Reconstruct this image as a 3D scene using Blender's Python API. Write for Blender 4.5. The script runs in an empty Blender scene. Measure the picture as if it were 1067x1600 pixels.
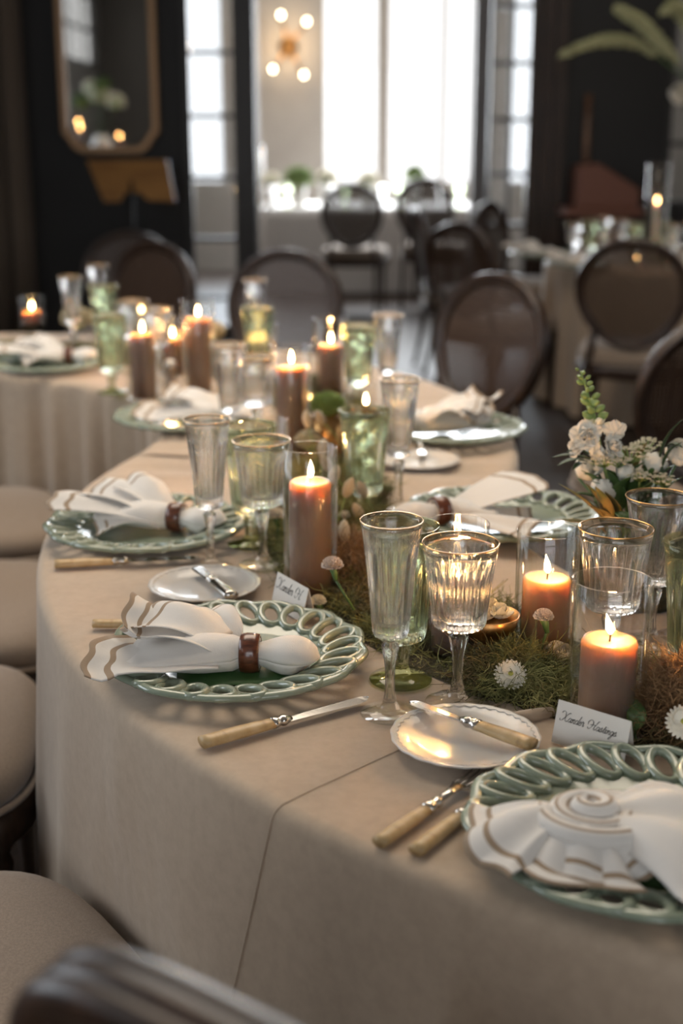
import bpy, math, random
import numpy as np
from mathutils import Vector, Matrix, noise
from math import sin, cos, pi, radians as R, hypot, atan2

scene = bpy.context.scene
C = scene.collection
random.seed(7); RNG = np.random.default_rng(7)

# ------------------------------------------------------------------ camera, world, light, exposure
FPX, HORIZON, CZ = 2100.0, 200.0, 1.42          # focal length in pixels, horizon row, eye height
PITCH = math.atan((800 - HORIZON) / FPX)
cam = bpy.data.cameras.new('camera'); camo = bpy.data.objects.new('camera', cam); C.objects.link(camo)
cam.sensor_fit = 'VERTICAL'; cam.sensor_height = 36; cam.lens = 36 * FPX / 1600
camo.location = (0, 0, CZ); camo.rotation_euler = (pi / 2 - PITCH, 0, 0)
cam.clip_start = .02; cam.clip_end = 100
cam.dof.use_dof = True; cam.dof.focus_distance = 1.62; cam.dof.aperture_fstop = 2.8
scene.camera = camo

w = bpy.data.worlds.new('world'); scene.world = w; w.use_nodes = True
w.node_tree.nodes['Background'].inputs[0].default_value = (1, .955, .915, 1)
w.node_tree.nodes['Background'].inputs[1].default_value = 1.8

def area(name, loc, target, sx, sy, power, col, spread=180):
    l = bpy.data.lights.new(name, 'AREA'); l.shape = 'RECTANGLE'; l.size = sx; l.size_y = sy
    l.energy = power; l.color = col; l.spread = R(spread)
    o = bpy.data.objects.new(name, l); C.objects.link(o); o.location = loc
    o.rotation_euler = (Vector(target) - Vector(loc)).to_track_quat('-Z', 'Y').to_euler()
    return o
# daylight through the windows of the far room, of the left wall and of the wall behind the camera; ceiling lamps above the tables
area('daylight_far_windows', (.6, 13.7, 2.1), (.3, 5, .9), 4.4, 2.6, 420, (.90, .95, 1))
area('daylight_near_window', (0, -2.78, 1.75), (0, 1.5, .6), 2.8, 1.8, 46, (.95, .97, 1))
area('daylight_left_windows', (-3.68, 2.8, 1.8), (0, 2.6, 1.2), 3.1, 1.9, 52, (.82, .91, 1))
area('ceiling_light_near', (-.1, 3.1, 3.25), (0, 2.3, .8), 2.6, 2.6, 85, (1, .86, .70))
area('ceiling_light_far', (1.6, 7.0, 3.25), (1.6, 7.0, 0), 1.6, 1.6, 12, (1, .88, .74))
area('ceiling_light_back_room', (0, 11.8, 3.25), (0, 11.8, 0), 2, 1.6, 14, (1, .93, .85))

vs = scene.view_settings
vs.view_transform = 'Standard'; vs.look = 'None'; vs.gamma = 1; vs.use_curve_mapping = False
vs.exposure = 0.45
cy = scene.cycles
cy.caustics_reflective = False; cy.caustics_refractive = False
cy.sample_clamp_indirect = 18; cy.max_bounces = 14; cy.transparent_max_bounces = 24; cy.transmission_bounces = 14
cy.glossy_bounces = 6; cy.diffuse_bounces = 4

# ------------------------------------------------------------------ helpers
_c, _s = cos(PITCH), sin(PITCH)
def at(px, py, z):                                  # photograph pixel -> world point on the plane of height z
    u, v = (px - 533.5) / FPX, -(py - 800) / FPX
    t = (z - CZ) / (-_s + v * _c)
    return Vector((u * t, (_c + v * _s) * t, z))

def mk(name, verts, faces, mat=None, parent=None, smooth=True, uv=None, loc=None, rot=None):
    me = bpy.data.meshes.new(name)
    me.from_pydata([tuple(v) for v in verts], [], faces)
    if uv is not None:
        l = me.uv_layers.new(name='UVMap')
        idx = np.zeros(len(me.loops), dtype=np.int32); me.loops.foreach_get('vertex_index', idx)
        l.data.foreach_set('uv', np.asarray(uv, dtype=np.float32)[idx].ravel())
    if smooth: me.shade_smooth()
    if mat: me.materials.append(mat)
    return ob(name, me, parent, loc, rot)

def ob(name, me, parent=None, loc=None, rot=None):
    o = bpy.data.objects.new(name, me); C.objects.link(o)
    if parent: o.parent = parent
    if loc is not None: o.location = loc
    if rot is not None: o.rotation_euler = rot
    return o

def tag(o, label, cat, group=None, kind=None):
    o['label'] = label; o['category'] = cat
    if group: o['group'] = group
    if kind: o['kind'] = kind
    return o
def thing(name, label, cat, loc=(0, 0, 0), rz=0, group=None):
    o = bpy.data.objects.new(name, None); C.objects.link(o); o.empty_display_size = .05
    o.location = loc; o.rotation_euler = (0, 0, rz)
    return tag(o, label, cat, group)
def struct(o): o['kind'] = 'structure'; return o
def copy_tree(o, parent=None):
    c = o.copy(); C.objects.link(c)
    if parent: c.parent = parent
    for ch in [x for x in KIDS.get(o, [])]: pass
    for ch in list(o.children):
        copy_tree(ch, c)
    return c
KIDS = {}
def dup(root, loc, rz, label, group=None, scale=None):
    r = copy_tree(root); r.location = loc; r.rotation_euler = (0, 0, rz); r['label'] = label
    if group: r['group'] = group
    elif 'group' in r: del r['group']
    if scale: r.scale = scale
    return r

class MB:
    def __init__(s): s.v = []; s.f = []; s.uv = []
    def add(s, v, f, uv=None):
        b = len(s.v); s.v += [tuple(x) for x in v]; s.f += [tuple(i + b for i in q) for q in f]
        s.uv += list(uv) if uv is not None else [(0, 0)] * len(v)
        return s
    def box(s, x0, x1, y0, y1, z0, z1):
        return s.add([(x0,y0,z0),(x1,y0,z0),(x1,y1,z0),(x0,y1,z0),(x0,y0,z1),(x1,y0,z1),(x1,y1,z1),(x0,y1,z1)],
                     [(0,3,2,1),(4,5,6,7),(0,1,5,4),(1,2,6,5),(2,3,7,6),(3,0,4,7)])
    def tube(s, pts, rad, n=8, caps=True, closed=False):
        pts = [Vector(p) for p in pts]; m = len(pts); v = []; f = []
        up = Vector((0, 0, 1)); prev = None
        for i, p in enumerate(pts):
            a = pts[i - 1] if (i > 0 or closed) else p; b = pts[(i + 1) % m] if (i < m - 1 or closed) else p
            t = (b - a).normalized() if (b - a).length > 1e-9 else Vector((0, 0, 1))
            if prev is None: u = t.cross(up if abs(t.z) < .95 else Vector((1, 0, 0))).normalized()
            else: u = (prev - t * prev.dot(t)).normalized()
            prev = u; w_ = t.cross(u)
            r = rad(i / max(1, m - 1)) if callable(rad) else rad
            if not isinstance(r, (tuple, list)): r = (r, r)
            for k in range(n):
                q = 2 * pi * k / n; v.append(p + u * (cos(q) * r[0]) + w_ * (sin(q) * r[1]))
        for i in range(m if closed else m - 1):
            for k in range(n):
                a = i * n + k; b = i * n + (k + 1) % n; c = ((i + 1) % m) * n + (k + 1) % n; d = ((i + 1) % m) * n + k
                f.append((a, b, c, d))
        if caps and not closed:
            f.append(tuple(range(n - 1, -1, -1))); f.append(tuple((m - 1) * n + k for k in range(n)))
        return s.add(v, f)
    def lathe(s, prof, n=32, mod=None, close=False):
        v = []; f = []; m = len(prof)
        for i, (r, z) in enumerate(prof):
            for k in range(n):
                q = 2 * pi * k / n; rr = mod(r, z, q, i) if mod else r
                v.append((rr * cos(q), rr * sin(q), z))
        for i in range(m if close else m - 1):
            j = (i + 1) % m
            for k in range(n):
                a, b = i * n + k, i * n + (k + 1) % n; c, d = j * n + (k + 1) % n, j * n + k
                f.append((a, b, c, d))
        return s.add(v, f)
    def grid(s, fn, nu, nv, uvfn=None):
        v = []; uv = []
        for i in range(nu + 1):
            for j in range(nv + 1):
                a, b = i / nu, j / nv; v.append(fn(a, b)); uv.append(uvfn(a, b) if uvfn else (a, b))
        f = [(i*(nv+1)+j, i*(nv+1)+j+1, (i+1)*(nv+1)+j+1, (i+1)*(nv+1)+j) for i in range(nu) for j in range(nv)]
        return s.add(v, f, uv)
    def xf(s, M):
        s.v = [tuple(M @ Vector(p)) for p in s.v]; return s
    def build(s, name, mat, parent=None, smooth=True, uv=False, **k):
        return mk(name, s.v, s.f, mat, parent, smooth, s.uv if uv else None, **k)

def clean_lathe(o):                                  # weld poles and drop degenerate faces
    import bmesh
    bm = bmesh.new(); bm.from_mesh(o.data); bmesh.ops.remove_doubles(bm, verts=bm.verts, dist=1e-6)
    bmesh.ops.dissolve_degenerate(bm, edges=bm.edges, dist=1e-7)
    bmesh.ops.recalc_face_normals(bm, faces=bm.faces); bm.to_mesh(o.data); bm.free()
    o.data.shade_smooth(); return o
def bevel(o, wd, seg=2):
    m = o.modifiers.new('bevel', 'BEVEL'); m.width = wd; m.segments = seg; m.limit_method = 'ANGLE'; return o
def solid(o, t):
    m = o.modifiers.new('solid', 'SOLIDIFY'); m.thickness = t; m.offset = 0; return o
def sstep(a, b, x):
    t = min(1, max(0, (x - a) / (b - a))); return t * t * (3 - 2 * t)
def cat_rom(P, k=6, closed=False):
    P = [Vector(p) for p in P]; out = []; n = len(P)
    for i in range(n if closed else n - 1):
        if closed: a, b, c, d = P[i-1], P[i], P[(i+1) % n], P[(i+2) % n]
        else: a, b, c, d = P[max(0, i-1)], P[i], P[i+1], P[min(n-1, i+2)]
        for j in range(k):
            t = j / k
            out.append(.5*((2*b)+(c-a)*t+(2*a-5*b+4*c-d)*t*t+(3*b-a-3*c+d)*t**3))
    if not closed: out.append(P[-1])
    return out

# ------------------------------------------------------------------ materials
M = {}
def mat(name, col=(.5, .5, .5), rough=.5, metal=0., **k):
    m = bpy.data.materials.new(name); m.use_nodes = True; b = m.node_tree.nodes['Principled BSDF']
    b.inputs['Base Color'].default_value = (*col, 1); b.inputs['Roughness'].default_value = rough
    b.inputs['Metallic'].default_value = metal
    for kk, vv in k.items():
        b.inputs[kk.replace('_', ' ')].default_value = vv
    M[name] = m; return m
def nodes(m): return m.node_tree.nodes, m.node_tree.links, m.node_tree.nodes['Principled BSDF']
def coords(m, kind='Object', scale=1.0):
    N, L, b = nodes(m); t = N.new('ShaderNodeTexCoord'); mp = N.new('ShaderNodeMapping')
    mp.inputs['Scale'].default_value = (scale, scale, scale) if not isinstance(scale, tuple) else scale
    L.new(t.outputs[kind], mp.inputs[0]); return mp.outputs[0]
def noisy(m, cols, scale, detail=4, pos=(.35, .65), kind='Object', rough=.6):
    N, L, b = nodes(m); n = N.new('ShaderNodeTexNoise'); n.inputs['Scale'].default_value = 1; n.inputs['Detail'].default_value = detail
    n.inputs['Roughness'].default_value = rough
    L.new(coords(m, kind, scale), n.inputs['Vector']); r = N.new('ShaderNodeValToRGB')
    el = r.color_ramp.elements
    while len(el) < len(cols): el.new(.5)
    for i, c in enumerate(cols):
        el[i].position = pos[0] + (pos[1] - pos[0]) * i / (len(cols) - 1); el[i].color = (*c, 1)
    L.new(n.outputs['Fac'], r.inputs[0]); L.new(r.outputs[0], b.inputs['Base Color']); return m
def bump(m, scale, strength, dist=.002, detail=3, kind='Object', tex='noise'):
    N, L, b = nodes(m)
    if tex == 'noise': n = N.new('ShaderNodeTexNoise'); n.inputs['Detail'].default_value = detail
    else: n = N.new('ShaderNodeTexVoronoi')
    n.inputs['Scale'].default_value = 1
    L.new(coords(m, kind, scale), n.inputs['Vector']); bp = N.new('ShaderNodeBump')
    bp.inputs['Strength'].default_value = strength; bp.inputs['Distance'].default_value = dist
    L.new(n.outputs[0], bp.inputs['Height'])
    if b.inputs['Normal'].is_linked:
        L.new(b.inputs['Normal'].links[0].from_socket, bp.inputs['Normal'])
    L.new(bp.outputs[0], b.inputs['Normal']); return m

mat('linen', (.46, .355, .26), .85, Sheen_Weight=.35, Sheen_Roughness=.4)
noisy(M['linen'], [(.435, .335, .243), (.485, .378, .278)], 60, 6)
bump(M['linen'], (900, 900, 900), .25, .0006); bump(M['linen'], 9, .35, .006, 3)
mat('upholstery', (.40, .325, .26), .95, Sheen_Weight=.3)
noisy(M['upholstery'], [(.225, .172, .13), (.29, .225, .17)], 260, 3); bump(M['upholstery'], 500, .5, .001)
mat('wood_dark', (.045, .026, .017), .36, Coat_Weight=.12, Coat_Roughness=.25, Specular_IOR_Level=.4)
noisy(M['wood_dark'], [(.018, .0105, .0075), (.048, .026, .016)], (30, 30, 5), 5)
mat('wood_brown', (.13, .065, .035), .35, Coat_Weight=.3)
noisy(M['wood_brown'], [(.09, .04, .022), (.19, .09, .045)], (14, 14, 4), 5)
mat('ring_wood', (.10, .03, .015), .3, Coat_Weight=.4)
noisy(M['ring_wood'], [(.07, .02, .01), (.16, .05, .022)], (60, 200, 200), 4)
mat('celadon', (.21, .285, .205), .18, Coat_Weight=.6, Coat_Roughness=.08)
noisy(M['celadon'], [(.225, .275, .205), (.275, .325, .25)], 18, 3)
mat('sheet_green', (.045, .12, .035), .5)
noisy(M['sheet_green'], [(.035, .10, .028), (.06, .15, .045)], 30, 4)
mat('porcelain', (.66, .625, .58), .3, Coat_Weight=.25, Coat_Roughness=.06)
mat('silver', (.62, .59, .55), .16, 1.0)
mat('pewter', (.45, .40, .35), .3, 1.0)
mat('gold', (.62, .38, .16), .22, 1.0)
mat('brass', (.42, .22, .08), .34, 1.0); noisy(M['brass'], [(.30, .15, .05), (.50, .28, .11)], 40, 5)
mat('mirror_frame', (.33, .20, .11), .4, .8)
mat('mirror_glass', (.75, .75, .73), .02, 1.0)
mat('bone', (.50, .34, .16), .42); noisy(M['bone'], [(.22, .12, .05), (.50, .34, .16), (.58, .42, .23)], (50, 14, 50), 5, (.25, .7))
mat('paper', (.80, .76, .70), .9); mat('ink', (.02, .018, .016), .6)
mat('wall_dark', (.011, .0105, .0105), .6); bump(M['wall_dark'], 20, .2)
mat('wall_grey', (.36, .32, .285), .8); noisy(M['wall_grey'], [(.34, .30, .265), (.38, .34, .30)], 3)
mat('wall_plain', (.10, .09, .08), .8)
mat('ceiling', (.42, .39, .35), .9)
mat('frame_dark', (.025, .023, .022), .45); mat('frame_grey', (.26, .25, .25), .6)
mat('floor_wood', (.03, .02, .014), .5, Specular_IOR_Level=.25); noisy(M['floor_wood'], [(.02, .013, .01), (.06, .04, .028)], (3, 14, 3), 6)
mat('curtain', (.17, .135, .105), .9)
mat('steel_black', (.02, .02, .02), .4, .5)
mat('stand_wood', (.32, .145, .03), .45); noisy(M['stand_wood'], [(.25, .11, .022), (.38, .18, .04)], (4, 20, 20), 5)
mat('lectern_wood', (.17, .065, .04), .4)
mat('white_cloth', (.70, .68, .66), .9)
mat('green_leaf', (.06, .13, .035), .45); noisy(M['green_leaf'], [(.045, .10, .03), (.11, .19, .055)], 40, 4)
mat('green_pale', (.24, .33, .10), .5); mat('green_dark', (.03, .06, .022), .5)
mat('leaf_bronze', (.24, .19, .055), .45); noisy(M['leaf_bronze'], [(.10, .12, .035), (.34, .21, .07)], 25, 4)
mat('petal_white', (.82, .78, .68), .6, Sheen_Weight=.2); mat('petal_cream', (.80, .70, .50), .6, Sheen_Weight=.2)
mat('petal_blush', (.76, .63, .54), .65); mat('lace', (.66, .60, .44), .8); mat('bunny', (.62, .53, .38), .9); bump(M['bunny'], 900, 1, .003)
mat('centre_yellow', (.45, .45, .10), .7)
mat('plume', (.50, .50, .28), .8)
mat('twig', (.12, .075, .04), .8)
mat('cane_brown', (.10, .06, .038), .3)
mat('moss_pot', (.035, .036, .018), .95); bump(M['moss_pot'], 220, 1, .008); noisy(M['moss_pot'], [(.02, .02, .01), (.05, .05, .025)], 60)
mat('moss', (.1, .1, .03), .85)
noisy(M['moss'], [(.22, .13, .055), (.13, .095, .038), (.14, .145, .042), (.31, .30, .11), (.19, .125, .05)], 8.5, 4, (.30, .70), 'Object', .65)
mat('moss_brown', (.19, .105, .045), .85); noisy(M['moss_brown'], [(.20, .11, .045), (.40, .24, .12)], 60, 4)
mat('moss_bed', (.05, .042, .02), .95); noisy(M['moss_bed'], [(.03, .022, .01), (.07, .06, .025)], 40); bump(M['moss_bed'], 160, 1, .008)
mat('wick', (.01, .008, .006), .9)
mat('wax', (.225, .15, .115), .42, Subsurface_Weight=1.0, Subsurface_Scale=1.0)
M['wax'].node_tree.nodes['Principled BSDF'].inputs['Subsurface Radius'].default_value = (.075, .046, .020)
mat('wax_white', (.75, .68, .58), .4, Subsurface_Weight=.6, Subsurface_Scale=.02)

def emis(name, col, st):
    m = bpy.data.materials.new(name); m.use_nodes = True; N = m.node_tree.nodes; N.clear()
    e = N.new('ShaderNodeEmission'); e.inputs[0].default_value = (*col, 1); e.inputs[1].default_value = st
    o = N.new('ShaderNodeOutputMaterial'); m.node_tree.links.new(e.outputs[0], o.inputs[0]); M[name] = m; return m
emis('flame', (1, .62, .26), 55)
emis('bulb', (1, .78, .50), 14)
emis('flame_far', (1, .54, .19), 45)

def clear_glass(name, tint, gloss=1.0, ior=1.5):      # thin blown glass: straight-through light plus mirror reflection
    m = bpy.data.materials.new(name); m.use_nodes = True; N = m.node_tree.nodes; L = m.node_tree.links; N.clear()
    t = N.new('ShaderNodeBsdfTransparent'); t.inputs[0].default_value = (*tint, 1)
    g = N.new('ShaderNodeBsdfGlossy'); g.inputs['Roughness'].default_value = .01; g.inputs[0].default_value = (gloss, gloss, gloss, 1)
    lw = N.new('ShaderNodeLayerWeight'); lw.inputs[0].default_value = .5; pw = N.new('ShaderNodeMath'); pw.operation = 'POWER'; pw.inputs[1].default_value = 4.0; L.new(lw.outputs['Facing'], pw.inputs[0])
    fr = N.new('ShaderNodeMath'); fr.operation = 'MULTIPLY_ADD'; fr.inputs[1].default_value = .80; fr.inputs[2].default_value = .035; L.new(pw.outputs[0], fr.inputs[0])
    x = N.new('ShaderNodeMixShader'); L.new(fr.outputs[0], x.inputs[0]); L.new(t.outputs[0], x.inputs[1]); L.new(g.outputs[0], x.inputs[2])
    o = N.new('ShaderNodeOutputMaterial'); L.new(x.outputs[0], o.inputs[0]); M[name] = m; return m
def cut_glass(name, tint, through=.45, ior=1.5):      # refracting crystal that also lets part of the light straight through
    m = bpy.data.materials.new(name); m.use_nodes = True; N = m.node_tree.nodes; L = m.node_tree.links; N.clear()
    t = N.new('ShaderNodeBsdfTransparent'); t.inputs[0].default_value = (*tint, 1)
    g = N.new('ShaderNodeBsdfGlass'); g.inputs['Roughness'].default_value = .0; g.inputs['IOR'].default_value = ior; g.inputs[0].default_value = (*tint, 1)
    x = N.new('ShaderNodeMixShader'); x.inputs[0].default_value = 1 - through; L.new(t.outputs[0], x.inputs[1]); L.new(g.outputs[0], x.inputs[2])
    o = N.new('ShaderNodeOutputMaterial'); L.new(x.outputs[0], o.inputs[0]); M[name] = m; return m
clear_glass('vase_glass', (.97, .97, .96)); clear_glass('pane_glass', (.88, .90, .92), .8)
cut_glass('crystal', (.99, .985, .98), .28); cut_glass('green_glass', (.93, .958, .875), .30); clear_glass('foot_clear', (.97, .97, .96)); clear_glass('foot_green', (.66, .70, .48)); cut_glass('ice', (.95, .98, .95), .3, 1.31)

def cane_mat():
    m = mat('cane', (.05, .030, .020), .34, Specular_IOR_Level=.3); N, L, b = nodes(m)
    co = coords(m, 'Object', 95.0); sp = N.new('ShaderNodeSeparateXYZ'); L.new(co, sp.inputs[0]); fs = []
    for ax in ('X', 'Z'):
        f = N.new('ShaderNodeMath'); f.operation = 'PINGPONG'; f.inputs[1].default_value = .5; L.new(sp.outputs[ax], f.inputs[0])
        g = N.new('ShaderNodeMath'); g.operation = 'GREATER_THAN'; g.inputs[1].default_value = .31; L.new(f.outputs[0], g.inputs[0]); fs.append(g)
    mu = N.new('ShaderNodeMath'); mu.operation = 'MULTIPLY'; L.new(fs[0].outputs[0], mu.inputs[0]); L.new(fs[1].outputs[0], mu.inputs[1])
    iv = N.new('ShaderNodeMath'); iv.operation = 'SUBTRACT'; iv.inputs[0].default_value = 1; L.new(mu.outputs[0], iv.inputs[1]); L.new(iv.outputs[0], b.inputs['Alpha'])
cane_mat()

def napkin_mat():                                     # white linen with a tan hem and a tan line inside it (v = 0 at ring, 1 at hem)
    m = mat('napkin', (.78, .75, .71), .9, Sheen_Weight=.2); N, L, b = nodes(m)
    t = N.new('ShaderNodeTexCoord'); sp = N.new('ShaderNodeSeparateXYZ'); L.new(t.outputs['UV'], sp.inputs[0])
    r = N.new('ShaderNodeValToRGB'); r.color_ramp.interpolation = 'CONSTANT'; el = r.color_ramp.elements
    wht, tan = (.72, .69, .65, 1), (.33, .24, .16, 1)
    el[0].position = 0; el[0].color = wht; el[1].position = .80; el[1].color = tan
    for p, c in ((.845, wht), (.955, tan)):
        e = el.new(p); e.color = c
    L.new(sp.outputs[1], r.inputs[0]); L.new(r.outputs[0], b.inputs['Base Color'])
    bump(m, 700, .3, .0006); bump(m, 25, .4, .004)
napkin_mat()

# ------------------------------------------------------------------ the setting
TZ = .76                                              # height of the table tops
BACK = 9.2                                            # wall with the doorway
FARW = 14.0                                           # window wall of the far room
LX, RX, NEARY, CEIL = -3.6, 4.6, -2.6, 3.4
def wx(px, y): # world x of a photograph column at depth y near the horizon
    return (px - 533.5) / FPX * (y * _c)
fl = struct(MB().box(LX, RX, NEARY, FARW + .2, -.1, 0).build('floor', M['floor_wood'], smooth=False))
NB = 16                                               # floorboards in the strip of floor that shows between the tables
pm = MB().box(-.095, .095, -1.45, 1.45, 0, .004)
board_mesh = None
for i in range(22):
    for j in range(3):
        if board_mesh is None:
            o = bevel(pm.build('floorboard', M['floor_wood'], fl, smooth=False), .003, 1); board_mesh = o
        else:
            o = board_mesh.copy(); C.objects.link(o); o.parent = fl
        o.location = (-2.2 + .2 * i, 4.1 + 3 * j - (1.1 if i % 2 else 0), 0)
struct(MB().box(LX, RX, NEARY, FARW + .2, CEIL, CEIL + .1).build('ceiling', M['ceiling'], smooth=False))
def wall_with_holes(name, axis, pos, th, a0, a1, holes, m, z1=CEIL):
    mb = MB(); holes = sorted(holes); cur = a0
    def bx(p, q, zz0, zz1):
        if q - p < 1e-4 or zz1 - zz0 < 1e-4: return
        if axis == 'y': mb.box(p, q, pos, pos + th, zz0, zz1)
        else: mb.box(pos, pos + th, p, q, zz0, zz1)
    for (p, q, zz0, zz1) in holes:
        bx(cur, p, 0, z1); bx(p, q, 0, zz0); bx(p, q, zz1, z1); cur = q
    bx(cur, a1, 0, z1)
    return struct(mb.build(name, m, smooth=False))
DL, DR = wx(286, BACK), wx(878, BACK)                 # door opening
RW0, RW1 = wx(1040, BACK), wx(1120, BACK)             # window at the right
wall_with_holes('wall_back', 'y', BACK, .16, LX, RX, [(DL, DR, 0, 3.0), (RW0, RW1, .9, 3.0)], M['wall_dark'])
wall_with_holes('wall_left', 'x', LX, .12, NEARY, BACK, [(-1.95, .65, 2.25, 3.2), (1.2, 4.4, .8, 2.8)], M['wall_plain'])
wall_with_holes('wall_right', 'x', RX, .12, NEARY, FARW, [(1.0, 4.0, .8, 2.8)], M['wall_plain'])
wall_with_holes('wall_near', 'y', NEARY - .12, .12, LX, RX, [(-1.5, 1.5, .8, 2.7)], M['wall_plain'])
wall_with_holes('wall_far_left', 'x', LX, .12, BACK + .16, FARW, [], M['wall_grey'])
fw = [(280, 348), (506, 590), (607, 690), (695, 736), (794, 826), (900, 960)]
fh = [(wx(a, FARW), wx(b, FARW), .88, 3.1) for a, b in fw]
wall_with_holes('wall_far', 'y', FARW, .16, LX, RX, fh, M['wall_grey'])

def window(n, x0, x1, y, z0, z1, cols, rows, m, bar=.03, axis='y', t=.05):
    fr = MB()
    def bx(mb, a0, a1, c0, c1, d=.03):
        if axis == 'y': mb.box(a0, a1, y - d, y + d, c0, c1)
        else: mb.box(y - d, y + d, a0, a1, c0, c1)
        return mb
    root = MB()
    for a in ((x0, x0 + t, z0, z1), (x1 - t, x1, z0, z1), (x0 + t, x1 - t, z0, z0 + t), (x0 + t, x1 - t, z1 - t, z1)): bx(root, *a)
    o = struct(root.build('window_%d' % n, m, smooth=False))
    for i in range(1, cols):
        xx = x0 + (x1 - x0) * i / cols; bx(MB(), xx - bar / 2, xx + bar / 2, z0 + t, z1 - t, .02).build('muntin', m, o, smooth=False)
    for j in range(1, rows):
        zz = z0 + (z1 - z0) * j / rows; bx(MB(), x0 + t, x1 - t, zz - bar / 2, zz + bar / 2, .018).build('muntin', m, o, smooth=False)
    for i in range(cols):
        for j in range(rows):
            a, b = x0 + (x1 - x0) * i / cols, x0 + (x1 - x0) * (i + 1) / cols
            c, d = z0 + (z1 - z0) * j / rows, z0 + (z1 - z0) * (j + 1) / rows
            bx(MB(), a + .016, b - .016, c + .016, d - .016, .003).build('pane', M['pane_glass'], o, smooth=False)
    return o
for i, (a, b, c, d) in enumerate(fh):
    window(i + 1, a, b, FARW + .08, c, d, 1, 1, M['frame_grey'], .02, 'y', .012)
window(7, RW0, RW1, BACK + .08, .9, 3.0, 1, 5, M['frame_dark'])
window(8, -1.95, .65, LX + .06, 2.25, 3.2, 3, 2, M['frame_dark'], .04, 'x')
window(9, 1.2, 4.4, LX + .06, .8, 2.8, 5, 4, M['frame_dark'], .04, 'x')
window(10, 1.0, 4.0, RX + .06, .8, 2.8, 5, 4, M['frame_dark'], .04, 'x')
window(11, -1.5, 1.5, NEARY - .06, .8, 2.7, 5, 4, M['frame_dark'], .04, 'y')

# garden beyond the windows is only bright sky: the world itself.

# door leaves with panes, door posts
def leaf(n, x0, x1, y, z1, cols, zs, stile, ang=0, m=M['frame_dark']):
    o = struct(bpy.data.objects.new('door_%d' % n, None)); C.objects.link(o); o.location = (x0, y, 0); o.rotation_euler = (0, 0, ang)
    W_ = x1 - x0
    for a in ((0, stile), (W_ - stile, W_)): MB().box(a[0], a[1], -.025, .025, .01, z1).build('stile', m, o, smooth=False)
    edges = [.12] + zs + [z1 - .1]
    MB().box(stile, W_ - stile, -.025, .025, .01, .12).build('rail', m, o, smooth=False)
    MB().box(stile, W_ - stile, -.025, .025, z1 - .1, z1).build('rail', m, o, smooth=False)
    for z in zs: MB().box(stile, W_ - stile, -.018, .018, z - .014, z + .014).build('muntin', m, o, smooth=False)
    xs = [stile + (W_ - 2 * stile) * i / cols for i in range(cols + 1)]
    for x in xs[1:-1]: MB().box(x - .012, x + .012, -.017, .017, .12, z1 - .1).build('muntin', m, o, smooth=False)
    for i in range(cols):
        for j in range(len(edges) - 1):
            MB().box(xs[i] + .005, xs[i+1] - .005, -.003, .003, edges[j] + .005, edges[j+1] - .005).build('pane', M['pane_glass'], o, smooth=False)
    return o
zrow = lambda py: CZ + (HORIZON - py) / FPX * BACK * 1.0
leaf(1, DL, wx(402, BACK), BACK + .06, 3.0, 1, [zrow(p) for p in (455, 365, 273, 183, 92, 0)], .05)
MB().box(wx(366, BACK), wx(400, BACK), BACK - .05, BACK + .22, 0, 3.0).build('trim_1', M['frame_dark'], smooth=False)['kind'] = 'structure'
leaf(2, wx(766, BACK), wx(832, BACK), BACK + .1, 3.0, 2, [zrow(p) for p in (425, 345, 268, 188, 107, 26)], .02, 0, M['frame_dark'])
tr = MB()
for a, b, d in ((829, 846, .10), (846, 862, .02), (862, 880, -.04)): tr.box(wx(a, BACK), wx(b, BACK), BACK + d - .04, BACK + .2, 0, 3.0)
struct(tr.build('trim_2', M['wood_dark'], smooth=False))
struct(MB().box(wx(738, 9.9), wx(763, 9.9), 9.85, 10.0, 0, 3.2).build('trim_3', M['frame_grey'], smooth=False))
struct(MB().box(DL, DR, BACK, BACK + .16, 3.0, 3.06).build('trim_4', M['frame_dark'], smooth=False))

# curtain beside the mirror
cu = MB(); cx1 = wx(40, BACK - .15)
cu.grid(lambda a, b: (cx1 - .9 * a, BACK - .12 + .05 * sin(a * 40) - .02 * (1 - abs(2*a-1)), .02 + 3.2 * b), 60, 4)
solid(tag(cu.build('curtain', M['curtain']), 'brown grey curtain hanging beside the gilt mirror', 'curtain'), .006)

# ------------------------------------------------------------------ mirror, music stand, sconce, lectern
def outline_mirror(x0, x1, z0, z1, cut):
    return [(x0, z1), (x0, z0 + cut), (x0 + cut * .25, z0 + cut * .75), (x0 + cut * .55, z0 + cut * .25), (x0 + cut, z0),
            (x1 - cut, z0), (x1 - cut * .55, z0 + cut * .25), (x1 - cut * .25, z0 + cut * .75), (x1, z0 + cut), (x1, z1)]
my = BACK - .03; mx0, mx1 = wx(98, BACK), wx(250, BACK); mz0, mz1 = zrow(237), zrow(-110)
t = thing('wall_mirror', 'tall gilt framed mirror with clipped lower corners on dark wall', 'mirror', (0, 0, 0))
po, pi_ = outline_mirror(mx0, mx1, mz0, mz1, .13), outline_mirror(mx0 + .045, mx1 - .045, mz0 + .045, mz1 - .045, .11)
mb = MB(); n = len(po); v = [(x, my - .035, z) for x, z in po] + [(x, my - .035, z) for x, z in pi_] + [(x, my + .03, z) for x, z in po] + [(x, my + .03, z) for x, z in pi_]
f = []
for i in range(n):
    j = (i + 1) % n; f += [(i, j, n + j, n + i), (2*n + j, 2*n + i, 3*n + i, 3*n + j), (j, i, 2*n + i, 2*n + j), (n + i, n + j, 3*n + j, 3*n + i)]
bevel(mb.add(v, f).build('frame', M['mirror_frame'], t, smooth=False), .008)
mk('glass', [(x, my, z) for x, z in pi_], [tuple(range(n))], M['mirror_glass'], t, smooth=False)

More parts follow.
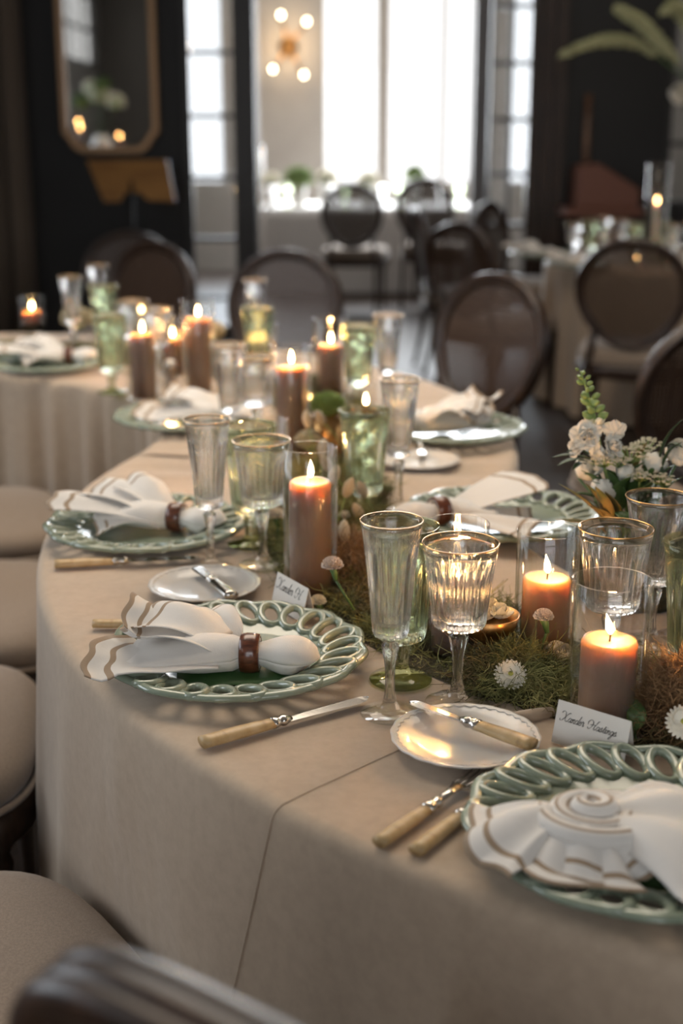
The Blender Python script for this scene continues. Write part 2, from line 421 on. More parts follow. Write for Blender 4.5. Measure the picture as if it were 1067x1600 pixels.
t = thing('music_stand', 'orange brown wooden music stand on black post below the mirror', 'music stand', (wx(201, 8.5), 8.5, 0))
h0, h1 = CZ + (200 - 308) / FPX * 8.5, CZ + (200 - 247) / FPX * 8.5
pl = MB(); W0_, W1_ = .20, .275
pts = [(-W0_, 0), (-.06, 0), (-.045, .05), (.045, .05), (.06, 0), (W0_ + .08, 0), (W1_ + .0, h1 - h0), (-W1_ + .0, h1 - h0)]
pts = [(-.17, .0), (-.07, .0), (-.04, .055), (.05, .055), (.10, .01), (.27, .0), (.22, h1 - h0), (-.28, h1 - h0)]
nn = len(pts)
pl.add([(x, -.01 + z * .35, h0 + z) for x, z in pts] + [(x, .012 + z * .35, h0 + z) for x, z in pts],
       [tuple(range(nn)), tuple(range(2*nn-1, nn-1, -1))] + [(i, (i+1) % nn + 0, nn + (i+1) % nn, nn + i)[::-1] for i in range(nn)])
pl.build('desk', M['stand_wood'], t, smooth=False)
MB().tube([(0, 0, .02), (0, 0, .75), (0, .02, h0 + .12)], .013, 10).build('post', M['steel_black'], t)
for k in range(3): MB().tube([(0, 0, .2), (.3 * cos(k*2.1), .3 * sin(k*2.1), .012)], .011, 8).build('leg', M['steel_black'], t)
MB().lathe([(.03, .6), (.034, .62), (.034, .68), (.03, .7)], 14).build('clamp', M['pewter'], t)

t = thing('wall_sconce', 'brass wall sconce with four bare glowing bulbs', 'sconce', (wx(452, FARW), FARW - .02, 0))
zz = lambda py: CZ + (200 - py) / FPX * FARW
MB().lathe([(0, 0), (.09, .0), (.09, .02), (.03, .035), (0, .04)], 20).xf(Matrix.Translation((0, 0, zz(85))) @ Matrix.Rotation(pi/2, 4, 'X')).build('backplate', M['brass'], t)
for px, py in ((442, 42), (481, 51), (429, 117), (476, 125)):
    x = wx(px, FARW) - wx(452, FARW); z = zz(py)
    MB().tube(cat_rom([(0, -.03, zz(85)), (x * .5, -.12, (z + zz(85)) / 2), (x, -.14, z - .03)], 5), .010, 6).build('arm', M['brass'], t)
    b = MB(); 
    for i in range(9): pass
    b.lathe([(.0001, -.028), (.010, -.023), (.019, -.01), (.019, .01), (.010, .023), (.0001, .028)], 14).xf(Matrix.Translation((x, -.14, z))).build('bulb', M['bulb'], t)

sl = bpy.data.lights.new('sconce_glow', 'POINT'); sl.energy = 5; sl.color = (1, .72, .42); sl.shadow_soft_size = .05
slo = bpy.data.objects.new('sconce_glow', sl); C.objects.link(slo); slo.parent = t; slo.location = (0, -.22, zz(85))
lx = 8.85
t = thing('lectern', 'reddish brown slant topped wooden lectern against the dark wall', 'lectern', (wx(950, lx), lx, 0))
zl = lambda py: CZ + (200 - py) / FPX * lx
xl = lambda px: wx(px, lx) - wx(950, lx)
side = [(xl(905), zl(318)), (xl(1005), zl(318)), (xl(1006), zl(290)), (xl(940), zl(252)), (xl(906), zl(256))]
v = [(x, 0, z) for x, z in side] + [(x, .4, z) for x, z in side]; n = 5
bevel(mk('desk_box', v, [tuple(range(n)), tuple(range(2*n-1, n-1, -1))] + [((i+1) % n, i, n+i, n+(i+1) % n) for i in range(n)], M['lectern_wood'], t, smooth=False), .012)
bevel(MB().box(xl(886), xl(1012), -.05, .45, zl(330), zl(318)).build('ledge', M['lectern_wood'], t, smooth=False), .008)
bevel(MB().box(xl(915), xl(995), .05, .35, .06, zl(330)).build('column', M['wood_brown'], t, smooth=False), .01)
bevel(MB().box(xl(900), xl(1010), -.02, .42, 0, .06).build('base', M['wood_brown'], t, smooth=False), .01)
MB().tube([(xl(930), .43, .03), (xl(930), .43, zl(150))], .022, 8).build('pole', M['wood_brown'], t)
t.scale = (1, .7, 1)

# ------------------------------------------------------------------ serpentine table and its cloths
c1 = Vector((1.03, 2.3)); RM, HW = 1.14, .385
TH = R(163.2); c2 = c1 + 2 * RM * Vector((cos(TH), sin(TH)))
def arc1(a): return c1 + RM * Vector((cos(a), sin(a))), Vector((cos(a), sin(a)))           # left normal points outward
def arc2(a): return c2 + RM * Vector((cos(a), sin(a))), -Vector((cos(a), sin(a)))
def nz(x, y=0, z=0): return noise.noise(Vector((x, y, z)))

SEATS = []                                            # seat centre and facing of the chairs drawn up to the curved table
for g_ in (214.0, 188.6, 168.5):
    SEATS.append((c1 + 1.80 * Vector((cos(R(g_)), sin(R(g_)))), Vector((-cos(R(g_)), -sin(R(g_))))))
SEATS.append((Vector((-.95, 3.28)), Vector((.95, .30)).normalized()))
_p = at(80, 1452, .98).xy; _d = Vector((.60, .80)); SEATS.append((_p + Vector((.80, -.60)) * .235 + _d * .29, _d))
def press(q, inward, z, mg=0.):                              # a seat pushes the hanging cloth in towards the table
    wz = sstep(.70, .53, z)
    if wz <= 0: return q
    for ctr, fc in SEATS:
        r0 = q - ctr
        if r0.length > .45: continue
        for k in range(50):
            r1 = q + inward * (.004 * k) - ctr; ly = r1.dot(fc); lx_ = r1.dot(Vector((fc.y, -fc.x))) / (1 + .10 * max(-1, min(1, ly / .245)))
            if abs(lx_ / (.274 + mg)) ** 3.2 + abs(ly / (.264 + mg)) ** 3.2 >= 1: break
        q = q + inward * (.004 * k * wz)
    return q
def table_unit(name, label, arc, a0, a1):
    t = thing(name, label, 'table', (*arc((a0 + a1) / 2)[0], 0))
    o0 = Vector(t.location)
    mb = MB(); n = 30; v = []; f = []
    for i in range(n + 1):
        p, nn = arc(a0 + (a1 - a0) * i / n)
        for s_, z in ((1, .752), (-1, .752), (-1, .728), (1, .728)):
            q = p + nn * (HW - .008) * s_; v.append((q.x - o0.x, q.y - o0.y, z))
    for i in range(n):
        for k in range(4): f.append((4*i + k, 4*i + (k+1) % 4, 4*(i+1) + (k+1) % 4, 4*(i+1) + k))
    f += [(3, 2, 1, 0), (4*n, 4*n+1, 4*n+2, 4*n+3)]
    mb.add(v, f).build('tabletop', M['wood_brown'], t, smooth=False)
    for fr in (.1, .9):
        for s_ in (-.25, .25):
            p, nn = arc(a0 + (a1 - a0) * fr); q = p + nn * s_
            MB().tube([(q.x - o0.x, q.y - o0.y, 0), (q.x - o0.x, q.y - o0.y, .73)], .016, 8).build('leg', M['steel_black'], t)
A_END, A_SPLIT = R(292), R(224.6)
table_unit('serpentine_table', 'curved serpentine table section under the cloth that carries the bone-handled forks', arc1, A_END, A_SPLIT + .01)
table_unit('serpentine_table', 'curved serpentine table section under the cloth of the ringed napkins', arc1, A_SPLIT - .01, TH + .01)
table_unit('serpentine_table', 'curved serpentine table section under the gathered cloth before the cane chairs', arc2, TH - pi + .01, R(118))

def cloth(name, label, arc, a0, a1, z, foldL, foldR, wr, nu=160, seam=0.):
    mb = MB(); rows = []
    ztop = z; nd = 16; nt = 22; hem = .03
    def pt(a, u, side, d):                           # d 0..1 down the drop
        a = a + (seam * d * sstep(.7, 1, u) if side == 'L' else 0); p, nn = arc(a); sg = 1 if side == 'L' else -1
        fo = (foldL if side == 'L' else foldR)(a, d)
        rr = .016
        k = min(d * (ztop - hem) / rr, pi / 2 * 1.0)
        drop = d * (ztop - hem)
        if drop < rr * pi / 2: off = rr * sin(drop / rr) - rr; zz_ = ztop - rr * (1 - cos(drop / rr))
        else: off = 0; zz_ = ztop - rr - (drop - rr * pi / 2) 
        q = press(p + nn * sg * (HW + .012 + off + fo), -nn * sg, zz_, -.009 if seam else -.004)
        return (q.x, q.y, max(zz_, .012))
    ds = [0, .008, .016, .024, .034, .06, .1, .15, .22, .3, .4, .5, .6, .7, .8, .9, 1]
    for i in range(nu + 1):
        u = i / nu; a = a0 + (a1 - a0) * u; row = []
        for d in reversed(ds): row.append(pt(a, u, 'L', d))
        p, nn = arc(a)
        for j in range(1, nt):
            s_ = 1 - 2 * j / nt; q = p + nn * (HW - .004) * s_
            row.append((q.x, q.y, ztop + wr(q.x, q.y, u, s_)))
        for d in ds: row.append(pt(a, u, 'R', d))
        rows.append(row)
    m = len(rows[0]); v = [x for r_ in rows for x in r_]
    f = [(i*m+j, i*m+j+1, (i+1)*m+j+1, (i+1)*m+j) for i in range(nu) for j in range(m - 1)]
    for r0 in (0, nu):                               # the ends of the run hang down too
        pass
    mb.add(v, f)
    o = mb.build(name, M['linen'])
    if seam: MB().tube(rows[-1][:40], .0014, 6).build('hem', M['linen'], o)
    return tag(o, label, 'tablecloth')
def near_wr(x, y, u, s_): return flat_wr(x, y, u, s_) + .0015 * sstep(.965, 1, u)
def flat_wr(x, y, u, s_):
    return .0012 * nz(x * 5, y * 5) + .0010 * max(0, nz(x * 14, y * 3, 4))
# smooth drop near the camera with a few soft folds
def foldN(a, d):
    g = math.degrees(a)
    soft = .010 * d * sin(g * .35 + 1.0) + .020 * d * nz(g * .06, d * .6, 3)
    k = 0
    for g0, amp, wd in ((262, .03, 6), (243, .022, 5), (220, .045, 5)):
        k += amp * math.exp(-((g - g0 + 2.5 * d) / wd) ** 2) * d
    return .002 + .048 * d + soft * .6 + k
def foldM(a, d):
    g = math.degrees(a); k = 0
    for g0, amp, wd in ((213, .034, 1.5), (206, .016, 2.0), (196, .02, 2.0), (184, .02, 3), (172, .02, 2)):
        k += amp * math.exp(-((g - g0 + 3 * d) / wd) ** 2) * d ** .8
    return (.022 * d + k + .012 * d * nz(g * .08, d, 9)) * (1 - .6 * sstep(219, 224, g))
def fold_gather(freq, amp):
    def fn(a, d):
        g = math.degrees(a)
        return .02 * d + amp * (d ** .6) * (sin(g * freq + 3.5 * nz(g * .11)) * (.45 + .35 * nz(g * .21, 3)) + .55 * nz(g * freq * .35, d * .5, 2)) * (1 if d > .03 else .2)
    return fn
tag(cloth('tablecloth', 'beige linen tablecloth on the near table end, its folded edge lying over the next cloth', arc1, A_END, A_SPLIT, TZ + .0022, foldN, lambda a, d: .007 * d + .001 + fold_gather(.5, .012)(a, d), near_wr, 150, -R(5.5)),
    'beige linen tablecloth on the table end with the bone-handled forks', 'tablecloth')
def wr_mid(x, y, u, s_):
    b = sstep(.70, .95, u)
    return flat_wr(x, y, u, s_) + b * (.008 * nz(x * 2.0, y * 15, 2) + .003 * nz(x * 4, y * 30, 7) + .002)
tag(cloth('tablecloth', '', arc1, A_SPLIT + R(1.5), TH - R(.6), TZ, foldM, fold_gather(.5, .012), wr_mid, 170),
    'beige linen tablecloth under the sage chargers with wood-ringed napkins', 'tablecloth')
def wr_far(x, y, u, s_):
    b = 1 - sstep(.15, .6, u)
    return .001 + .002 * nz(x * 5, y * 7) + b * (.009 * nz(x * 3, y * 13, 5) + .003 * nz(x * 5, y * 26, 8))
tag(cloth('tablecloth', '', arc2, TH - pi + R(.4), R(118), TZ + .001, fold_gather(.66, .046), fold_gather(.5, .016), wr_far, 300),
    'tan tablecloth hanging in deep gathered folds on the far curved table', 'tablecloth')
# raised folded edge of the near cloth, running across the top and down the drop
def edge_fold():
    P = []
    for k in range(10): p, nn = arc1(A_SPLIT); q = p + nn * (-HW * .1 + (HW * 1.02) * k / 9); P.append((q.x, q.y, TZ + .0022))
    for k in range(1, 15):
        d = .03 + .97 * k / 14; p, nn = arc1(A_SPLIT - .0); q = p + nn * (HW + .0135 + foldN(A_SPLIT, d)); P.append((q.x, q.y, TZ - .012 - (TZ - .045) * (d - .03) / .97))
    return P
# rolled cloth ridge by the moss
SURF = TZ + .0026

# ------------------------------------------------------------------ chairs
def superell(q, a, b, e):
    cx_, sx_ = cos(q), sin(q)
    return (a * abs(cx_) ** e * (1 if cx_ >= 0 else -1), b * abs(sx_) ** e * (1 if sx_ >= 0 else -1))
def make_chair(square=False, label='', ):
    t = thing('cane_back_chair' if not square else 'square_back_chair', label, 'chair')
    # seat cushion
    mb = MB(); n = 48
    prof = [(.93, .415), (1.0, .425), (1.02, .445), (1.0, .463), (.96, .476), (.86, .486), (.6, .495), (.3, .499), (0, .5)]
    v = []; f = []
    for s_, z in prof:
        for k in range(n):
            x, y = superell(2*pi*k/n, .255 * s_, .245 * s_, .62); x *= 1 + .10 * (y / .245) * (1 if y > 0 else .8); v.append((x, y, z))
    for i in range(len(prof) - 1):
        for k in range(n): f.append((i*n+k, i*n+(k+1) % n, (i+1)*n+(k+1) % n, (i+1)*n+k))
    f.append(tuple(range(n - 1, -1, -1)))
    seat = clean_lathe(mb.add(v, f).build('seat', M['upholstery'], t))
    P = []
    for k in range(64):
        x, y = superell(2*pi*k/64, .262, .252, .62); x *= 1 + .10 * (y / .245) * (1 if y > 0 else .8); P.append((x, y, .424))
    MB().tube(P, .006, 6, closed=True).build('piping', M['upholstery'], seat)
    rl = MB(); P2 = [(x * .97, y * .97, .385) for x, y, z in P]
    rl.tube(P2, lambda s_: (.014, .034), 8, closed=True).build('seat_rail', M['wood_dark'], t)
    for sx_ in (-1, 1):
        MB().lathe([(.0001, 0), (.011, 0), (.014, .03), (.020, .30), (.024, .33), (.018, .345), (.026, .36), (.026, .41), (.0001, .41)], 12).build('leg', M['wood_dark'], t, loc=(.215 * sx_, .19, 0))
        MB().tube([(.19 * sx_, -.27, 0), (.19 * sx_, -.225, .2), (.19 * sx_, -.20, .42)], lambda s_: .012 + .009 * s_, 10).build('leg', M['wood_dark'], t)
    tilt = R(10); B = Matrix.Translation((0, -.225, .47)) @ Matrix.Rotation(tilt, 4, 'X')
    hc, hh, hw = .265, .225, .225
    if square:
        ring = [(x, z) for x, z in (superell(2*pi*k/72, .235, .215, .34) for k in range(72))]
    else:
        ring = []
        for k in range(64):
            q = 2*pi*k/64; x, z = hw * cos(q), hh * sin(q); x *= 1 + .10 * (z / hh); ring.append((x, z))
    path = [B @ Vector((x, 0, hc + z)) for x, z in ring]
    fr_ = MB().tube(path, lambda s_: (.016, .021), 12, closed=True)
    fo = fr_.build('back_frame', M['wood_dark'], t)
    for off in (-.013, .013):
        pth = [B @ Vector((x * 1.035, off, hc + z * 1.04)) for x, z in ring]
        MB().tube(pth, .0105, 8, closed=True).build('frame_moulding', M['wood_dark'], fo)
    co = mk('cane_panel', [(x * .97, 0, z * .97) for x, z in ring], [tuple(range(len(ring)))], M['cane'], t, smooth=False)
    co.matrix_local = B @ Matrix.Translation((0, 0, hc))
    for sx_ in (-1, 1):
        MB().tube([(.185 * sx_, -.205, .37), B @ Vector((.17 * sx_, 0, .03)), B @ Vector((.155 * sx_ if not square else .19 * sx_, 0, .115))], .0165, 10).build('back_post', M['wood_dark'], t)
    return t
CH = make_chair(False, '')
BT = .31                                              # back top sits this far behind the seat centre
_first = [True]
def chair(pos, facing, label, group=None):
    fx, fy = facing; rz = atan2(fy, fx) - pi / 2
    if _first[0]:
        _first[0] = False; CH.location = (pos[0], pos[1], 0); CH.rotation_euler = (0, 0, rz); CH['label'] = label
        if group: CH['group'] = group
        return CH
    return dup(CH, (pos[0], pos[1], 0), rz, label, group)
def chair_top(px, py, facing, label, group=None, ztop=.955):
    p = at(px, py, ztop); d = Vector(facing).normalized(); q = p.xy + d * BT
    return chair(q, d, label, group)
for ang, lab in ((214.0, 'beige upholstered dining chair drawn up beside the bone-handled table knife'),
                 (188.6, 'beige upholstered dining chair beside the charger whose napkin ring lies by the place card'),
                 (168.5, 'beige upholstered dining chair where the curved table starts to bend back')):
    a = R(ang); p = c1 + 1.80 * Vector((cos(a), sin(a))); chair(p, (-cos(a), -sin(a)), lab)
chair(SEATS[3][0], SEATS[3][1], 'beige upholstered dining chair inside the curve before the gathered tablecloth')
chair_top(780, 434, (-.78, -.63), 'cane-backed chair with shiny dark back beside the folded napkin on the curved table')
chair_top(450, 396, (-.40, -.92), 'reddish brown cane-backed chair behind the lit pillar candles')
chair_top(243, 383, (-.62, -.78), 'dark cane-backed chair standing in front of the glazed door leaf')
chair_top(203, 366, (-.1, -1), 'cane-backed chair with pale glinting edge behind the music stand post', None, .90).scale = (1, 1, .945)
chair_top(990, 379, (.34, .94), 'dark cane-backed chair with its back turned, pulled up to the round table')
chair_top(1152, 500, (-.15, .99), 'cane-backed chair inside the curve behind the snapdragon flowers')
chair_top(549, 289, (.1, 1), 'small balloon-backed chair at the flower table in the far room', None, 1.0).scale = (1, 1, 1.047)
chair_top(662, 281, (.35, .95), 'cane-backed chair at the flower table in the far room, beside the window jamb', None, 1.03).scale = (1, 1, 1.078)
chair_top(648, 340, (.93, .1), 'cane-backed chair seen edge-on in the doorway', None, .91)
chair_top(715, 352, (.75, .66), 'cane-backed chair between the doorway and the round table')
chair_top(762, 324, (.85, -.5), 'cane-backed chair standing before the grey door leaf', None, .93)
p = at(80, 1452, .98); d = Vector((.60, .80)); side_v = Vector((.80, -.60))
SQ = make_chair(True, 'dark wooden square-backed chair with moulded top rail, drawn up to the knotted-napkin setting')
q = p.xy + side_v * .235 + d * .29; SQ.location = (q.x, q.y, 0); SQ.rotation_euler = (0, 0, atan2(d.y, d.x) - pi / 2); SQ.scale = (1, 1, 1.037)

# ------------------------------------------------------------------ round table and far table
RTc = Vector((1.95, 7.2))
t = thing('round_table', 'round dining table under a beige cloth near the lectern', 'table', (*RTc, 0))
MB().lathe([(.0001, .74), (.85, .74), (.85, .715), (.0001, .715)], 48).build('tabletop', M['wood_brown'], t)
MB().lathe([(.3, 0), (.3, .03), (.05, .06), (.045, .715)], 20).build('pedestal', M['steel_black'], t)
def rfold(r, z, q, i):
    d = max(0, (.74 - z) / .72); return r + .05 * d * sin(q * 16 + 2 * sin(q * 3)) * (1 if r > .8 else 0) + .03 * d
tag(MB().lathe([(.0001, .752), (.5, .752), (.83, .752), (.862, .745), (.872, .72), (.875, .6), (.878, .4), (.88, .2), (.882, .02)], 192, rfold).build('round_tablecloth', M['linen'], loc=(*RTc, 0)),
    'beige cloth falling in folds over the round table', 'tablecloth')
FT = (wx(395, 11.9), wx(770, 11.9), 11.9, 13.1)
t = thing('flower_table', 'long table before the far windows', 'table', ((FT[0]+FT[1])/2, 12.56, 0))
MB().box(-.9, .9, -.55, .55, .71, .735).build('tabletop', M['wood_brown'], t, smooth=False)
for sx_ in (-1, 1):
    for sy_ in (-1, 1): MB().tube([(.8*sx_, .45*sy_, 0), (.8*sx_, .45*sy_, .71)], .025, 8).build('leg', M['wood_brown'], t)
P = []
fc = MB()
def ftc(a, b):
    q = 2*pi*a; x, y = superell(q, .98, .61, .22); d = max(0, (b - .35) / .65); s_ = min(1, b / .35)
    f_ = 1 + .02 * d * sin(q * 30); return (x * s_ * f_, y * s_ * f_, .745 - .725 * d)
o = fc.grid(ftc, 160, 14).build('white_tablecloth', M['white_cloth'], loc=((FT[0]+FT[1])/2, 12.56, 0)); tag(o, 'pale cloth on the flower table in the far room', 'tablecloth')

# ------------------------------------------------------------------ glassware
def fluted(zlo, zhi, nfl, amp, z_top_fade=.02):
    def fn(r, z, q, i):
        if z < zlo or z > zhi: return r
        e = min(1, (z - zlo) / .004) * min(1, (zhi - z) / z_top_fade)
        return r - amp * e * (abs(sin(q * nfl / 2)) ** 1.0)
    return fn
def fine(prof, z0, z1, step):
    out = []
    for (r0, a), (r1, b) in zip(prof[:-1], prof[1:]):
        out.append((r0, a))
        if z0 <= min(a, b) and max(a, b) <= z1 and abs(b - a) > step * 1.5:
            k = int(abs(b - a) / step)
            for i in range(1, k): out.append((r0 + (r1 - r0) * i / k, a + (b - a) * i / k))
    out.append(prof[-1]); return out
def glass_mesh(name, outer, inner, flu, mm, n, stem_fl=None):
    o_ = fine(outer, .09 if 'goblet' not in name else .05, 1, .008); no = len(o_)
    def mod(r, z, q, i):
        if i < no:
            r2 = flu(r, z, q, i)
            if stem_fl and stem_fl[0] < z < stem_fl[1]: r2 = r * (1 - .10 * abs(sin(q * 4)))
            return r2
        return r
    o = MB().lathe(o_ + inner, n, mod).build(name, mm); clean_lathe(o)
    o.data.materials.append(M['foot_green' if 'goblet' in name else 'foot_clear'])      # the flat thin foot disc
    for f_ in o.data.polygons:
        if f_.center.z < .0075 and max(o.data.vertices[i].co.z for i in f_.vertices) < .0095: f_.material_index = 1
    return o
FL_O = [(.0001, 0), (.033, 0), (.0345, .0008), (.034, .002), (.020, .004), (.012, .008), (.0085, .014), (.0062, .026), (.0055, .04), (.0062, .058), (.0085, .075), (.0102, .083), (.0100, .087), (.0055, .0905), (.0058, .093), (.012, .0955), (.0195, .0985), (.0210, .103), (.0218, .112), (.0262, .16), (.0312, .205), (.0342, .228), (.0358, .235)]
FL_I = [(.0350, .2352), (.0335, .228), (.0303, .205), (.0250, .16), (.0203, .120), (.015, .1125), (.0001, .111)]
WI_O = [(.0001, 0), (.037, 0), (.0385, .0008), (.038, .002), (.022, .004), (.013, .009), (.009, .016), (.0066, .030), (.0060, .044), (.0070, .060), (.0105, .078), (.0118, .085), (.0110, .089), (.0058, .0925), (.0062, .0945), (.018, .0965), (.0300, .0995), (.0322, .105), (.0330, .115), (.0380, .155), (.0425, .188), (.0445, .2)]
WI_I = [(.0438, .2002), (.0415, .188), (.0366, .155), (.0312, .120), (.026, .112), (.0001, .110)]
GO_O = [(.0001, 0), (.0375, 0), (.039, .0008), (.0385, .0026), (.022, .0048), (.013, .009), (.0095, .018), (.0100, .030), (.0135, .042), (.012, .047), (.0125, .050), (.022, .053), (.0290, .057), (.0312, .064), (.0322, .075), (.0365, .13), (.0415, .18), (.0445, .2)]
GO_I = [(.0437, .2002), (.0402, .18), (.0350, .13), (.0303, .080), (.026, .071), (.0001, .069)]
def rim_mesh(r, z, rad): return MB().tube([(r*cos(2*pi*k/64), r*sin(2*pi*k/64), z) for k in range(64)], rad, 6, closed=True)
def make_flute():
    t = thing('champagne_flute', '', 'glass'); glass_mesh('flute_body', FL_O, FL_I, fluted(.0985, .212, 18, .0021), M['crystal'], 108, (.012, .087)).parent = t
    rim_mesh(.0354, .2350, .0008).build('gilt_rim', M['gold'], t); return t
def make_wine():
    t = thing('wine_glass', '', 'glass'); glass_mesh('wine_body', WI_O, WI_I, fluted(.0975, .183, 24, .0021), M['crystal'], 144, (.012, .089)).parent = t
    rim_mesh(.0441, .2000, .0009).build('gilt_rim', M['gold'], t); return t
def make_goblet():
    t = thing('green_goblet', '', 'glass'); glass_mesh('goblet_body', GO_O, GO_I, fluted(.056, .165, 20, .0022), M['green_glass'], 120, (.012, .047)).parent = t
    return t
FLU, WIN, GOB = make_flute(), make_wine(), make_goblet(); used = set()
def put(proto, p, rz, label, group=None):
    if proto not in used:
        used.add(proto); proto.location = p; proto.rotation_euler = (0, 0, rz); proto['label'] = label
        if group: proto['group'] = group
        return proto
    return dup(proto, p, rz, label, group)
def rim_at(px, py, h):                                # foot of a glass whose rim centre shows at this pixel
    p = at(px, py, SURF + h); return Vector((p.x, p.y, SURF))
FG = [(612, 813, 'gilt-rimmed crystal flute standing at the tip of the bone-handled knife'),
      (323, 655, 'gilt-rimmed crystal flute in front of the charger with a far wood-ringed napkin'),
      (625, 592, 'crystal flute in front of the far folded napkin, beside the iced green goblet'),
      (357, 538, 'crystal flute beside the mauve candle in its tall glass cylinder'),
      (606, 492, 'crystal flute standing alone near the shiny dark cane-backed chair'),
      (110, 432, 'crystal flute at the far end of the curved table, below the music stand'),
      (152, 414, 'crystal flute beside the pale green goblet, next to the glinting chair edge'),
      (398, 437, 'crystal flute in front of the reddish brown cane chair')]
WG = [(720, 848, 'gilt-rimmed cut-crystal wine glass behind the white side plate'),
      (963, 825, 'gilt-rimmed cut-crystal wine glass behind the shortest glowing candle'),
      (408, 688, 'cut-crystal wine glass beside the tallest candle cylinder'),
      (400, 557, 'cut-crystal wine glass beyond the crystal flute, before the mauve candle'),
      (242, 482, 'cut-crystal wine glass among the lit candles by the pewter shaker'),
      (206, 470, 'cut-crystal wine glass at the bend of the far table, beside the green goblets')]
GG = [(629, 820, 'pale green goblet with olive foot behind the flute at the knife tip'),
      (570, 640, 'pale green goblet full of ice beside the brass cup'),
      (389, 663, 'pale green goblet with olive foot behind the crystal wine glass and tallest candle'),
      (1098, 846, 'pale green goblet beside the dark moss pot'),
      (560, 508, 'pale green goblet of ice beside the lone crystal flute'),
      (402, 480, 'pale green goblet before the reddish brown cane chair'),
      (160, 445, 'pale green goblet at the far bend, standing behind the other green goblet'),
      (170, 492, 'pale green goblet at the far bend beside the ringed napkin')]
for i, (x, y, l) in enumerate(FG): put(FLU, rim_at(x, y, .235), i * .7, l)
dup(FLU, rim_at(1030, 776, .2), .4, 'gilt-rimmed wide crystal flute right in front of the snapdragon flowers', None, (1.2, 1.2, .852))
for i, (x, y, l) in enumerate(WG): put(WIN, rim_at(x, y, .2), i * .5, l)
gl = []
for i, (x, y, l) in enumerate(GG): gl.append(put(GOB, rim_at(x, y, .2), i * .6, l))
# ice in the goblets that show it
icm = None
for gi, lab in ((0, 'ice cube in the goblet behind the flute at the knife tip'), (1, 'ice cube in the goblet beside the brass cup'), (4, 'ice cube in the goblet beside the lone flute'), (6, 'ice cube in the far goblet standing behind the other green goblet'), (7, 'ice cube in the far goblet beside the ringed napkin')):
    for k in range(7):
        z = .088 + .0155 * k; rr = .008 + .004 * (k % 2); q = k * 2.4 + gi
        if icm is None:
            o = bevel(MB().box(-.011, .011, -.011, .011, -.011, .011).build('ice_cube', M['ice'], smooth=False), .004); icm = o
        else:
            o = icm.copy(); C.objects.link(o)
        o.location = gl[gi].location + Vector((rr*cos(q), rr*sin(q), z)); o.rotation_euler = (k, k*1.7, gi + k)
        tag(o, lab, 'ice cube', lab.replace('ice cube', 'ice cubes'))

# ------------------------------------------------------------------ candles in glass cylinders
def flame_mesh(h=.026):
    return MB().lathe([(.0001, 0), (.0028, .003), (.0042, .008), (.0036, .014), (.0018, .02), (.0001, h)], 10)
def make_candle(r, h, power, p, label, wax='wax', fl='flame', lean=0):
    t = thing('pillar_candle', label, 'candle', p)
    prof = [(.0001, .003), (r, .003), (r, h * .35), (r, h * .7), (r, h - .006), (r - .002, h - .001), (r - .006, h - .001), (r * .6, h - .0035), (.0001, h - .004)]
    o = clean_lathe(MB().lathe(prof, 40).build('wax_body', M[wax], t))
    MB().tube([(0, 0, h - .005), (.0006, 0, h + .003), (.0016, 0, h + .008)], .0011, 6).build('wick', M['wick'], t)
    f_ = clean_lathe(flame_mesh().build('flame', M[fl], t, loc=(.0012, 0, h + .004), rot=(0, lean, 0)))
    l = bpy.data.lights.new('candle_light', 'POINT'); l.energy = power; l.color = (1, .50, .17); l.shadow_soft_size = .006
    lo = bpy.data.objects.new('candle_light', l); C.objects.link(lo); lo.parent = t; lo.location = (0.0, 0, h + .016)
    return t
VASES = {}
def make_vase(r, h, p, label):
    key = (r, h)
    if key not in VASES:
        prof = [(.0001, 0), (r - .003, 0), (r, .003), (r, h - .001), (r - .0008, h), (r - .0017, h - .001), (r - .0020, .004), (r - .004, .0028), (.0001, .0028)]
        VASES[key] = clean_lathe(MB().lathe(prof, 56).build('glass_cylinder', M['vase_glass'])); o = VASES[key]
    else:
        o = VASES[key].copy(); C.objects.link(o)
    o.location = p; return tag(o, label, 'vase')
CV = [ # rim px, rim py, vase r, vase h, candle r, candle h, label of the pair
      (958, 905, .0445, .178, .0315, .108, 'beside the place card of the knotted-napkin setting', -.25),
      (858, 828, .0405, .165, .0310, .102, 'beside the brass compote of pale blossoms', -.15),
      (715, 816, .0410, .175, .0310, .095, 'behind the gilt-rimmed wine glass', 0),
      (484, 698, .0395, .222, .0305, .172, 'rising behind the tented place card of the ringed napkin', 0),
      (415, 655, .0400, .160, .0310, .070, 'behind the cut-crystal wine glass of the tallest candle', 0),
      (454, 540, .0420, .235, .0310, .195, 'beside the brass cup of green flowers', 0),
      (516, 497, .0420, .200, .0310, .135, 'beside the iced goblet and the lone flute', 0),
      (308, 468, .0420, .240, .0310, .195, 'at the bend, below the reddish brown cane chair', 0),
      (571, 592, .0440, .150, .0310, .090, 'behind the iced green goblet', 0),
      (220, 480, .0420, .230, .0310, .165, 'at the far bend beside the green goblets', 0),
      (268, 500, .0400, .150, .0300, .100, 'low at the far bend beside the pewter shaker', 0),
      (290, 492, .0400, .150, .0300, .105, 'low at the far bend, right against the tall dark candle', 0),
      (410, 505, .0400, .130, .0300, .080, 'beyond the green goblet before the reddish brown chair', 0),
      (48, 462, .0420, .100, .0300, .050, 'at the far end of the table, tealight-low among the plates', 0)]
for x, y, r, h, cr, ch, l, lean in CV:
    p = rim_at(x, y, h)
    make_vase(r, h, p, 'clear glass cylinder ' + l)
    make_candle(cr, ch, 1.7, p + Vector((0, 0, .0005)), 'lit mauve pillar candle ' + l, lean=lean)

